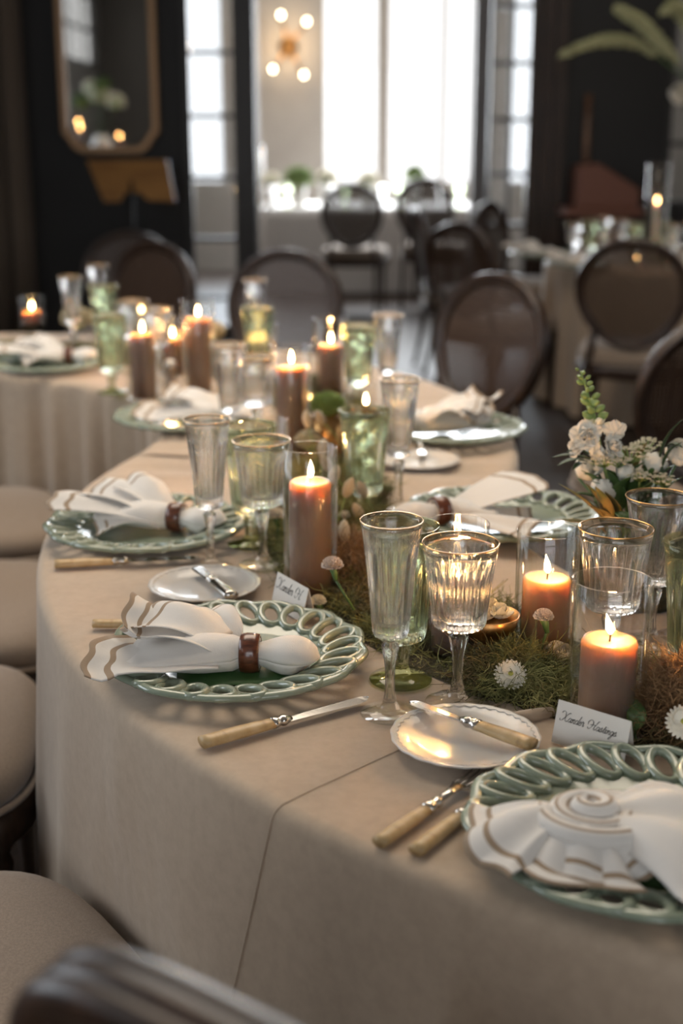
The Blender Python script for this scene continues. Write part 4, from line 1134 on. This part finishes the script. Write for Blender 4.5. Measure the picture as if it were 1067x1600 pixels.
# ------------------------------------------------------------------ flowers
def ell_petal(mb, az, L, wd, tilt, base=(0, 0, 0), cup=.0, x0=.0, n=(5, 4), wav=0.):
    ca, sa = cos(az), sin(az); ct, st = cos(tilt), sin(tilt)
    def fn(u, b):
        a = 2 * b - 1; x = x0 + L * u; y = a * wd * math.sqrt(max(.02, 1 - (2 * u - 1.05) ** 2)) ; z = cup * (a * a * wd + u * u * L) + wav * sin(a * 7 + u * 5)
        xx, zz_ = x * ct - z * st, x * st + z * ct
        return (base[0] + xx * ca - y * sa, base[1] + xx * sa + y * ca, base[2] + zz_)
    mb.grid(fn, *n)
def leaf_mesh(mb, p0, p1, wd, bend=.01, fold=.25, n=(8, 4)):
    p0, p1 = Vector(p0), Vector(p1); d = p1 - p0; L = d.length; d.normalize()
    s_ = d.cross(Vector((0, 0, 1))); s_ = s_.normalized() if s_.length > 1e-4 else Vector((1, 0, 0)); up = s_.cross(d)
    def fn(u, b):
        a = 2 * b - 1; ww = wd * sin(pi * min(1, u ** .8)) ** .8 if 0 < u < 1 else 0
        q = p0 + d * (L * u) + s_ * (a * ww) + up * (bend * sin(pi * u) + fold * abs(a) * ww); return tuple(q)
    mb.grid(fn, *n)
def daisy(p, tilt, label, r=.019, layers=3):
    t = thing('daisy', label, 'flower', p); t.rotation_euler = tilt
    mb = MB()
    for l in range(layers):
        for k in range(22): ell_petal(mb, 2*pi*k/22 + l * .15, r * (1 - .16 * l), r * .15, .12 + .28 * l, (0, 0, .002 * l), .1, .002)
    mb.build('petals', M['petal_white'], t)
    MB().lathe([(.0001, .0005), (r * .26, .001), (r * .24, .006), (.0001, .008)], 14).build('flower_centre', M['centre_yellow'], t)
    MB().tube([(0, 0, 0), (0, 0, -.012)], .0016, 6).build('stem', M['green_leaf'], t)
def carnation(p, label, r=.017, m='petal_blush', stem=None):
    t = thing('carnation', label, 'flower', p); mb = MB()
    for l in range(7):
        for k in range(9): ell_petal(mb, 2*pi*k/9 + l * .4, r * (1 - .03 * l), r * .40, -.10 + .24 * l, (0, 0, .0), .10, .0, (5, 8), r * .10)
    mb.build('petals', M[m], t)
    MB().tube([(0, 0, -.001), (.003, -.001, -.010), (.005, -.003, -.020)], lambda s_: .0058 - .003 * s_, 10).build('calyx', M['green_leaf'], t)
    if stem: MB().tube([(.004, -.003, -.018), stem], .0018, 6).build('stem', M['green_leaf'], t)
    return t
def on_px(px, py, h): q = at(px, py, SURF + h); return q
daisy(on_px(797, 1056, .030), (R(42), 0, 0), 'white daisy with yellow-green centre in the moss before the compote', .0185)
daisy(on_px(1068, 1130, .045), (R(45), R(-20), 0), 'white daisy on the rust brown moss clump', .018)
carnation(on_px(519, 884, .088), 'pale pink carnation on a green stem beside the tallest candle', .0155, stem=(.03, -.01, -.06))
carnation(on_px(849, 964, .078), 'pale carnation rising from the moss before the glass cylinder of the compote', .013, stem=(.0, .01, -.05))
carnation(on_px(497, 940, .022), 'cream bloom at the foot of the tallest candle', .012, 'petal_cream')
carnation(on_px(538, 806, .055), 'small white bloom in the pale green moss', .010, 'petal_white', (.004, 0, -.052))
carnation(on_px(430, 805, .05), 'white bloom behind the cut-crystal wine glass of the tallest candle', .016, 'petal_white', (.004, 0, -.047))
def rose(p, label, r=.024, tilt=(0, 0, 0), m='petal_white'):
    t = thing('rose', label, 'flower', p); t.rotation_euler = tilt; mb = MB()
    for l in range(6):
        kk = 5 if l < 4 else 3; rr = r * (1 - .15 * l)
        for k in range(kk):
            az = 2*pi*k/kk + l * .9
            def fn(u, b, az=az, rr=rr, l=l):
                a = (2 * b - 1) * (1.0 - .0 * u); q = az + a * .75; prof = rr * (math.sin(min(1, u * 1.05) * pi * .62) * .95 + .05) * (1 + .06 * sin(a * 3))
                return (prof * cos(q), prof * sin(q), -.7 * r + r * (1.35 + .10 * l) * u * (1 - .10 * a * a))
            mb.grid(fn, 7, 6)
    mb.build('petals', M[m], t); s_ = MB()
    for k in range(5): ell_petal(s_, 2*pi*k/5, r * .8, r * .2, R(20), (0, 0, -.72 * r), .2)
    s_.build('sepals', M['green_leaf'], t)
    return t
rose(on_px(872, 1028, .026), 'white rose bud half hidden behind the shortest candle cylinder', .019, (R(30), R(-15), 0))
# bunny-tail grasses beside the tallest candle
bt_ = None
bunnies = [(505, 700, .14), (522, 742, .12), (545, 762, .11), (538, 830, .075), (510, 724, .12), (498, 770, .11), (566, 765, .08), (500, 652, .13), (480, 655, .13), (560, 800, .06)]
for i, (x, y, h) in enumerate(bunnies):
    p = on_px(x, y, h); t = thing('bunny_tail_grass', 'cream bunny-tail grass head among the moss beside the tallest candle', 'grass', p, 0, 'bunny-tail grasses beside the tallest candle')
    t.rotation_euler = (random.uniform(-.6, .6), random.uniform(-.7, .7), 0)
    MB().lathe([(.0001, -.018), (.006, -.014), (.0088, -.004), (.0082, .006), (.005, .014), (.0001, .019)], 14, lambda r, z, q, k: r * (1 + .12 * sin(q * 5 + z * 700))).build('seed_head', M['bunny'], t)
    MB().tube([(0, 0, -.017), (.004, 0, -.05), (.002, .004, -h * .9)], .0011, 5).build('stem', M['green_pale'], t)
# brass compote with blossoms
p = on_px(762, 1010, 0); p = at(762, 985, SURF + .05); p.z = SURF
t = thing('compote_bowl', 'small footed brass bowl standing in the moss behind the wine glass', 'bowl', p)
clean_lathe(MB().lathe([(.0001, 0), (.026, 0), (.027, .003), (.010, .008), (.007, .02), (.009, .036), (.022, .042), (.034, .054), (.040, .072), (.0385, .0725), (.032, .056), (.02, .046), (.0001, .044)], 36).build('bowl', M['brass'], t))
for i, (dx, dy, r) in enumerate(((-.008, -.012, .016), (.014, -.006, .017), (.004, .016, .016), (-.02, .008, .014))):
    bl = thing('blossom', 'pale cream blossom heaped in the small brass bowl', 'flower', p + Vector((dx, dy, .068)), i, 'blossoms in the small brass bowl'); mb = MB()
    for l in range(2):
        for k in range(5): ell_petal(mb, 2*pi*k/5 + l * .6, r * 1.15, r * .62, R(18 + 38 * l), (0, 0, 0), .2, 0, (5, 6), .001)
    mb.build('petals', M['petal_cream'], bl)
# brass cup with green flower heads
p = at(512, 648, SURF + .10); p.z = SURF
t = thing('brass_cup', 'tall brass cup holding green hydrangea heads behind the moss', 'cup', p)
clean_lathe(MB().lathe([(.0001, 0), (.027, 0), (.028, .004), (.030, .05), (.033, .1), (.0315, .1), (.028, .05), (.026, .008), (.0001, .008)], 32).build('cup_body', M['brass'], t))
def flower_head(p, r, n, m, label, group=None, name='flower_head', fl=.004, squash=.7, foot=None):
    t = thing(name, label, 'flower', p, 0, group); mb = MB()
    for k in range(n):
        z = 1 - 1.5 * (k + .5) / n; q = k * 2.399; rr = math.sqrt(max(0, 1 - z * z)); c_ = Vector((r * rr * cos(q), r * rr * sin(q), r * z * squash))
        s_ = fl * random.uniform(.7, 1.2)
        for j in range(4):
            ell_petal(mb, j * pi / 2 + k, s_ * 1.3, s_ * .6, random.uniform(.1, .8), c_, .2, 0, (2, 2))
    mb.build('florets', M[m], t)
    MB().lathe([(.0001, -r * .6), (r * .5, -r * .5), (r * .86, 0), (r * .6, r * .5 * squash), (.0001, r * .85 * squash)], 14).build('flower_core', M['green_pale'], t)
    MB().tube([(0, 0, -r * .4), (foot - Vector(p)) if foot is not None else (0, 0, -r * 1.4)], .002, 5).build('stem', M['green_leaf'], t)
    return t
flower_head(p + Vector((0, 0, .118)), .033, 150, 'green_pale', 'pale green hydrangea head in the tall brass cup', None, 'hydrangea_head', .006)
flower_head(on_px(484, 690, .050), .026, 110, 'lace', 'cream green flower head beside the tall brass cup', None, 'hydrangea_head', .006, foot=Vector((on_px(484, 690, .050).x, on_px(484, 690, .050).y, SURF)))
flower_head(on_px(120, 500, .07), .045, 120, 'lace', 'cream flower mound on the far curved moss', None, 'hydrangea_head', .010, foot=Vector((on_px(120, 500, .07).x, on_px(120, 500, .07).y, SURF)))
flower_head(on_px(325, 520, .12), .04, 120, 'lace', 'pale yellow flower head beside the tall dark candle at the bend', None, 'hydrangea_head', .009, foot=Vector((on_px(325, 520, .12).x, on_px(325, 520, .12).y, SURF)))
# pewter shaker and little posy by it
p = at(267, 607, TZ); p.z = SURF
t = thing('salt_shaker', 'small pewter salt shaker at the bend of the far table', 'shaker', p)
clean_lathe(MB().lathe([(.0001, 0), (.017, 0), (.018, .004), (.015, .02), (.0145, .045), (.017, .058), (.016, .066), (.008, .074), (.0001, .077)], 24).build('shaker_body', M['pewter'], t))
MB().tube([(.0165*cos(2*pi*k/24), .0165*sin(2*pi*k/24), .060) for k in range(24)], .0012, 5, closed=True).build('collar', M['silver'], t)
flower_head(on_px(252, 536, .06), .022, 60, 'lace', 'tiny posy beside the pewter shaker', None, 'hydrangea_head', .007, foot=Vector((on_px(252, 536, .06).x, on_px(252, 536, .06).y, SURF)))

# arrangement with snapdragon in a dark mossy pot
pb = at(985, 932, TZ); pb.z = SURF
vp = thing('moss_covered_pot', 'dark moss-covered pot behind the gilt-rimmed glasses', 'pot', pb)
clean_lathe(MB().lathe([(.0001, 0), (.080, 0), (.088, .01), (.094, .05), (.090, .090), (.080, .091), (.074, .08), (.0001, .075)], 40, lambda r, z, q, i: r * (1 + .02 * sin(q * 9 + z * 50))).build('pot_body', M['moss_pot'], vp))
PT = pb + Vector((0, 0, .078))
def vz(px, py, y):                                    # point at photograph pixel and world depth y
    u, v_ = (px - 533.5) / FPX, -(py - 800) / FPX; t_ = y / (_c + v_ * _s); return Vector((u * t_, y, CZ + (-_s + v_ * _c) * t_))
yb = pb.y
def stem_from(base, tip, name='stem', m='green_leaf', par=None, r=.0022, off=None):
    return MB().tube([base, (base + tip) / 2 + Vector((.006, -.004, .01)), tip], r, 6).build(name, M[m], par)
# snapdragon spike
t = thing('snapdragon', 'tall white snapdragon spike with green buds rising over the arrangement', 'flower', PT)
top, mid = vz(907, 580, yb) - PT, vz(945, 735, yb) - PT
axis = cat_rom([Vector((-.01, 0, 0)), mid, vz(930, 655, yb) - PT, top], 8)
MB().tube(axis, lambda s_: .0032 - .002 * s_, 7).build('stem', M['green_pale'], t)
na = len(axis)
for k in range(26):
    f_ = .62 + .38 * k / 25; i = min(na - 1, int(f_ * (na - 1))); c_ = axis[i]; s_ = 1 - (k / 26) * .72; q = k * 2.4
    d = Vector((cos(q), sin(q) * .9, .55)).normalized(); cc = c_ + d * (.010 * s_ + .003)
    b_ = MB().lathe([(.0001, -.011), (.0052, -.006), (.0066, 0), (.0052, .007), (.0001, .012)], 10, lambda r, z, qq, ii: r * (1 + .14 * cos(3 * qq)))
    o = b_.build('bud', M['green_pale'] if k > 3 else M['petal_cream'], t); o.location = cc; o.scale = (s_, s_, s_); o.rotation_euler = d.to_track_quat('Z', 'Y').to_euler()
for k, (px, py, sc_) in enumerate(((916, 682, 1.15), (952, 700, 1.0), (925, 712, 1.1), (960, 676, .9), (948, 728, 1.0), (905, 700, .8))):
    mb = MB(); q0 = Vector((0, 0, 0))
    for l in range(2):
        for j in range(5): ell_petal(mb, 2*pi*j/5 + l * .5 + k, .021 - .004 * l, .0105, R(8 + 46 * l + 10 * sin(j * 2.1 + k)), (0, 0, 0), .25, 0, (6, 8), .0024)
    o = mb.build('blossom', M['petal_white'], t); o.location = vz(px, py, yb - .012) - PT; o.rotation_euler = (R(60), R(-25 + 12 * k), k); o.scale = (sc_,) * 3
# Queen Anne's lace
def lace_flower(px, py, y, r, label, n=26):
    c_ = vz(px, py, y); t = thing('lace_flower', label, 'flower', PT); c_ = c_ - PT
    st = MB(); st.tube(cat_rom([Vector((.0, 0, 0)), c_ * .6 + Vector((0, 0, -.01)), c_ - Vector((0, 0, r * .8))], 5), .0017, 6)
    um = MB()
    for k in range(n):
        rr = r * math.sqrt((k + .5) / n); q = k * 2.399; e = c_ + Vector((rr * cos(q), rr * sin(q), -.30 * rr * rr / r + .004 * random.uniform(-1, 1)))
        st.tube([c_ - Vector((0, 0, r * .8)), e], .0006, 4)
        for j in range(8):
            g = e + Vector((random.uniform(-1, 1), random.uniform(-1, 1), random.uniform(0, .6))) * r * .13
            um.lathe([(.0001, -.001), (.0017, 0), (.0001, .0014)], 5); um.v[-15:] = [tuple(Vector(a) + g) for a in um.v[-15:]]
    st.build('stem', M['green_pale'], t); um.build('umbel', M['lace'], t)
for px, py, dy, r, l in ((985, 700, .0, .030, 'wide cream lace flower beside the snapdragon, highest of its kind'), (1010, 690, .03, .024, 'cream lace flower behind the highest lace flower'), (1000, 738, -.03, .017, 'round cream lace flower above the tall flute rim'),
                        (1036, 745, -.03, .017, 'loose cream lace flower above the tall flute, beside the round one'), (945, 712, -.02, .022, 'blush lace flower against the snapdragon blossoms'), (968, 716, -.02, .018, 'cream lace flower low in the arrangement beside the blush one')):
    lace_flower(px, py, yb + dy, r, l)
for px, py, r, dy, l in ((912, 738, .018, .035, 'white rose under the blush lace flower'), (1020, 728, .019, .0, 'white rose between the lace flowers'), (938, 770, .019, -.03, 'white rose low in the snapdragon arrangement'), (1062, 712, .022, .0, 'white rose on the window side of the snapdragon arrangement'), (975, 742, .016, -.015, 'small white rose tucked under the lace flowers')):
    t = rose(vz(px, py, yb + dy), l, r, (R(35), 0, px))
    MB().tube([(0, 0, -r * .7), Vector(t.matrix_basis.to_3x3().inverted() @ (PT - t.location))], .002, 6).build('stem', M['green_leaf'], t)
def sprig(label, items, m, wd, name='leaf_sprig', base=None):
    t = thing(name, label, 'foliage', PT)
    for (x0, y0, x1, y1, dy) in items:
        a, b = vz(x0, y0, yb + dy) - PT, vz(x1, y1, yb + dy - .02) - PT; mb = MB(); leaf_mesh(mb, a, b, wd, .006); solid(mb.build('leaf', M[m], t), .0006)
    a = vz(items[0][0], items[0][1], yb + items[0][4]) - PT
    MB().tube([Vector((0, 0, 0)), a], .0018, 6).build('stem', M[m], t)
sprig('broad bronze green leaves at the foot of the arrangement', [(952, 830, 915, 755, -.05), (958, 825, 918, 790, -.06), (965, 830, 945, 768, -.06), (960, 835, 872, 755, -.05), (965, 842, 868, 812, -.06), (950, 825, 930, 760, -.07)], 'leaf_bronze', .013)
sprig('dark green leaves behind the lace flowers', [(975, 770, 1010, 720, .02), (985, 780, 1040, 760, .02), (965, 760, 930, 730, .02), (960, 775, 912, 740, .02), (1000, 790, 1055, 725, .0), (980, 770, 960, 700, .03), (990, 790, 1030, 790, -.03), (965, 790, 985, 745, -.03)], 'green_leaf', .016)
sprig('feathery dark green fern tips beside the white blossoms', [(925, 720, 862, 715, .0), (920, 722, 870, 728, .01), (925, 715, 885, 706, .0), (915, 726, 895, 735, .01)], 'green_dark', .006)
sprig('mid green leaves filling the middle of the arrangement', [(960, 790, 925, 752, -.02), (970, 800, 948, 735, -.02), (985, 800, 1020, 752, -.02), (1000, 800, 1062, 770, -.02), (955, 800, 900, 770, -.03), (1010, 805, 1050, 800, -.03), (990, 800, 990, 742, -.01), (1020, 800, 1066, 745, .0), (945, 780, 908, 735, .0), (1005, 770, 1035, 715, .01)], 'green_leaf', .014)
sprig('grey green leaves along the upper side of the arrangement', [(990, 745, 1012, 690, .02), (1000, 745, 1040, 700, .02), (975, 740, 965, 690, .03), (1020, 740, 1064, 715, .03), (940, 740, 905, 712, .03)], 'leaf_bronze', .009)
sprig('green foliage beneath the wine glass rim, at the front of the pot', [(985, 850, 950, 815, -.08), (985, 850, 940, 838, -.08), (990, 855, 1005, 812, -.08), (960, 800, 985, 830, -.08)], 'green_leaf', .013)
sprig('slender green blade curving at the side of the arrangement', [(1035, 730, 1067, 690, -.02), (1030, 720, 1067, 655, -.01), (1040, 700, 1067, 700, .0)], 'green_dark', .006)
# trailing leaf by the rust clump
t = thing('fallen_leaf', 'single grey green leaf between the shortest candle and the rust moss clump', 'leaf', on_px(990, 1120, .02)); mb = MB(); leaf_mesh(mb, (0, -.012, -.012), (.004, .008, .018), .011); solid(mb.build('leaf_blade', M['green_leaf'], t), .0006)
MB().tube([(0, -.012, -.012), (0, -.02, -.02)], .001, 5).build('leaf_stalk', M['green_leaf'], t)

# ------------------------------------------------------------------ round table setting, far room flowers
RZ = .7525
def on_rt(px, py): q = at(px, py, RZ); return Vector((q.x, q.y, RZ))
hp = at(1030, 400, RZ); hp = Vector((hp.x, hp.y, RZ))
hz_ = RTc
p = Vector((wx(1030, 7.0), 6.95, RZ))
make_vase(.055, .50, p, 'tall glass hurricane cylinder on the round table')
make_candle(.012, .30, .5, p + Vector((0, 0, .001)), 'lit slim taper candle inside the tall hurricane', 'wax_white', 'flame_far')
for i, (px, dy) in enumerate(((905, 0), (930, .2), (952, -.1), (978, .25), (1000, 0), (1045, .1), (1062, -.15))):
    y = 7.0 + dy; pr = (WIN, GOB, FLU, WIN, GOB, GOB, WIN)[i]
    put(pr, Vector((wx(px, y), y, RZ)), i, ('wine glass', 'green goblet', 'crystal flute', 'wine glass', 'green goblet', 'green goblet', 'wine glass')[i] + ' standing on the round table below the lectern', ('wine glasses', 'green goblets', 'flutes', 'wine glasses', 'green goblets', 'green goblets', 'wine glasses')[i] + ' on the round table')
for i, (px, py) in enumerate(((845, 402), (905, 418))):
    q = on_rt(px, py); put(CHG, q, i, ('sage green charger on the round table by the grey door leaf', 'sage green charger on the round table behind the turned chair')[i])
    n_ = n1.copy(); C.objects.link(n_); n_.location = q + Vector((0, 0, .008)); n_.rotation_euler = (0, 0, 2.6 + i); settle(n_, q, RZ); tag(n_, ('napkin on the round table charger by the grey door leaf', 'napkin on the round table charger behind the turned chair')[i], 'napkin')
for i, (px, dy) in enumerate(((1008, -.3), (1062, -.35))):
    y = 6.95 + dy; p = Vector((wx(px, y), y, RZ)); make_candle(.02, .045, .25, p, ('low votive candle on the round table behind the turned chair', 'low votive candle on the round table beside the hurricane')[i], 'wax_white', 'flame_far')
# tall arrangement with arching plumes
va = Vector((2.12, 7.6, RZ))
t = thing('tall_vase', 'tall slender vase at the middle of the round table', 'vase', va)
clean_lathe(MB().lathe([(.0001, 0), (.09, 0), (.09, .012), (.02, .03), (.016, .5), (.05, .62), (.07, .66), (.066, .66), (.045, .62), (.0001, .6)], 28).build('vase_body', M['pewter'], t))
vt = va + Vector((0, 0, .64))
def plume(pts, label, rad):
    t = thing('plume', label, 'foliage', vt); ax = cat_rom([vz(x, y, yy) - vt for x, y, yy in pts], 10); ax = [Vector((0, 0, 0))] + ax
    MB().tube(ax, .006, 6).build('stem', M['green_leaf'], t); mb = MB(); n_ = len(ax)
    for k in range(620):
        f_ = random.random() ** .9; i = min(n_ - 2, int((.25 + .75 * f_) * (n_ - 1))); c_ = ax[i].lerp(ax[i + 1], random.random()); q = random.uniform(0, 2*pi)
        s_ = rad * (1 - .55 * abs(2 * f_ - 1) ** 2); d = Vector((cos(q), sin(q) * .7, sin(q * 1.7))).normalized() * s_ * random.uniform(.5, 1)
        mb.tube([c_, c_ + d], lambda s2: .010 - .006 * s2, 4, caps=False)
    mb.build('seed_spikes', M['plume'], t)
plume([(1075, 125, 7.6), (1000, 72, 7.5), (940, 65, 7.45), (877, 86, 7.4)], 'long pale green plume arching far out over the dark wall', .05)
plume([(1078, 120, 7.6), (1045, 80, 7.5), (1000, 35, 7.45), (962, 12, 7.4)], 'pale green plume rising steeply above the long one', .05)
plume([(1095, 100, 7.6), (1075, 40, 7.5), (1055, 10, 7.45), (1035, 20, 7.4)], 'short curled plume at the top of the tall vase', .05)
for i, (x, y, yy) in enumerate(((1062, 150, 7.50), (1094, 122, 7.56), (1086, 182, 7.40))):
    t = rose(vz(x, y, yy), 'white rose in the tall vase among the plumes', .058, (R(60), 0, i)); t['group'] = 'roses in the tall vase'
    MB().tube([(0, 0, -.04), t.matrix_basis.to_3x3().inverted() @ (vt - t.location)], .006, 6).build('stem', M['green_leaf'], t)
# far room table: flowers, candle tube, glasses
FZ = .747
def far_flower(px, py, r, m, label, grp=None):
    y = 12.4; c_ = vz(px, py, y); o = flower_head(c_, r, 90, m, label, grp, 'flower_mound', r * .25, .9)
    MB().lathe([(.0001, 0), (r * .5, 0), (r * .6, max(.05, c_.z - FZ - r * .35)), (.0001, max(.05, c_.z - FZ - r * .35))], 14).build('pot', M['porcelain'], o, loc=(0, 0, FZ - c_.z))
far_flower(466, 282, .115, 'green_pale', 'green leafy ball in a white pot in the far room')
far_flower(510, 282, .09, 'petal_white', 'white flower mound in the far room behind the balloon-backed chair')
far_flower(575, 285, .09, 'petal_white', 'white flower mound in the far room between the two balloon backs')
far_flower(648, 275, .085, 'green_pale', 'green and white flower mound in front of the far window')
far_flower(423, 285, .08, 'petal_white', 'white flower mound in the far room by the door post')
q = vz(404, 300, 12.2); make_vase(.045, .52, Vector((q.x, 12.2, FZ)), 'tall glass cylinder on the flower table by the door post')
make_candle(.03, .47, .3, Vector((q.x, 12.2, FZ + .001)), 'tall white candle on the flower table by the door post', 'wax_white', 'flame_far')
for i, px in enumerate((428, 448, 520, 540, 600, 625, 690, 720)):
    y = 12.04 + .06 * (i % 3); put((WIN, GOB)[i % 2], Vector((wx(px, y), y, FZ)), i, ('wine glass', 'green goblet')[i % 2] + ' standing on the flower table in the far room', ('wine glasses', 'green goblets')[i % 2] + ' on the flower table')

# console on the left wall, seen in the mirror: candles and a bouquet
cx0, cy0 = -2.55, 4.6
t = thing('console_table', 'dark console table along the left wall, reflected in the mirror', 'console', (cx0, cy0, 0))
MB().box(-.35, .35, -1.0, 1.0, 1.01, 1.05).build('tabletop', M['wood_dark'], t, smooth=False)
for sx_ in (-1, 1):
    for sy_ in (-1, 1): MB().box(.30*sx_-.025, .30*sx_+.025, .92*sy_-.025, .92*sy_+.025, 0, 1.01).build('leg', M['wood_dark'], t, smooth=False)
for i, (dx, dy, h) in enumerate(((-.05, -.1, .42), (.0, .1, .36), (.25, .0, .16), (.45 - .12, -.2, .28))):
    make_candle(.03, h, .3, Vector((cx0 + dx, cy0 + dy, 1.0505)), 'lit pillar candle on the console along the left wall', 'wax', 'flame_far')['group'] = 'candles on the console'
tv = thing('console_vase', 'pale vase on the console along the left wall', 'vase', (cx0 + .1, cy0 - .5, 1.05))
clean_lathe(MB().lathe([(.0001, 0), (.07, 0), (.11, .1), (.10, .22), (.06, .30), (.055, .30), (.09, .2), (.0001, .02)], 24).build('vase_body', M['porcelain'], tv))
for i, (dx, dy, dz, r) in enumerate(((0, 0, .52, .10), (-.12, .1, .46, .09), (.1, -.1, .46, .09), (.05, .15, .62, .08), (-.08, -.15, .60, .08))):
    flower_head(Vector((cx0 + .1 + 1.4 * dx, cy0 - .5 + 1.4 * dy, 1.2 + dz)), r, 70, 'petal_white' if i % 2 == 0 else 'green_leaf', ('white' if i % 2 == 0 else 'green') + ' bloom in the console vase', 'blooms in the console vase', 'bloom', r * .22, 1, Vector((cx0 + .1, cy0 - .5, 1.335)))

# the wrinkled cloths lie flat under whatever stands on them
FOOT = {'plate': .088, 'glass': .041, 'vase': .047, 'candle': .034, 'cup': .03, 'shaker': .02, 'bowl': .03}
stands = [(o.location.x, o.location.y, (.040 if o.name.startswith('side_plate') else FOOT[o['category']])) for o in C.objects if o.parent is None and o.get('category') in FOOT and abs(o.location.z - SURF) < .004]
for o in C.objects:
    if o.name.startswith('tablecloth') and o.parent is None:
        for v in o.data.vertices:
            if v.co.z > TZ - .004:
                for x, y, r in stands:
                    d = hypot(v.co.x - x, v.co.y - y)
                    if d < r + .06: v.co.z = min(v.co.z, SURF - .0004 + .16 * max(0, d - r - .012))
# the seat drawn up to the round table presses its hanging cloth in
rc = next(o for o in C.objects if o.name == 'round_tablecloth')
SEATS[:] = [(o.location.xy.copy(), Vector((-sin(o.rotation_euler.z), cos(o.rotation_euler.z)))) for o in C.objects if o.parent is None and o.name.startswith('cane_back_chair') and .9 < (o.location.xy - RTc).length < 1.3]
for v in rc.data.vertices:
    if v.co.z < .70:
        q = v.co.xy + RTc; q2 = press(q, -v.co.xy.normalized(), v.co.z, -.004); v.co.x, v.co.y = q2.x - RTc.x, q2.y - RTc.y
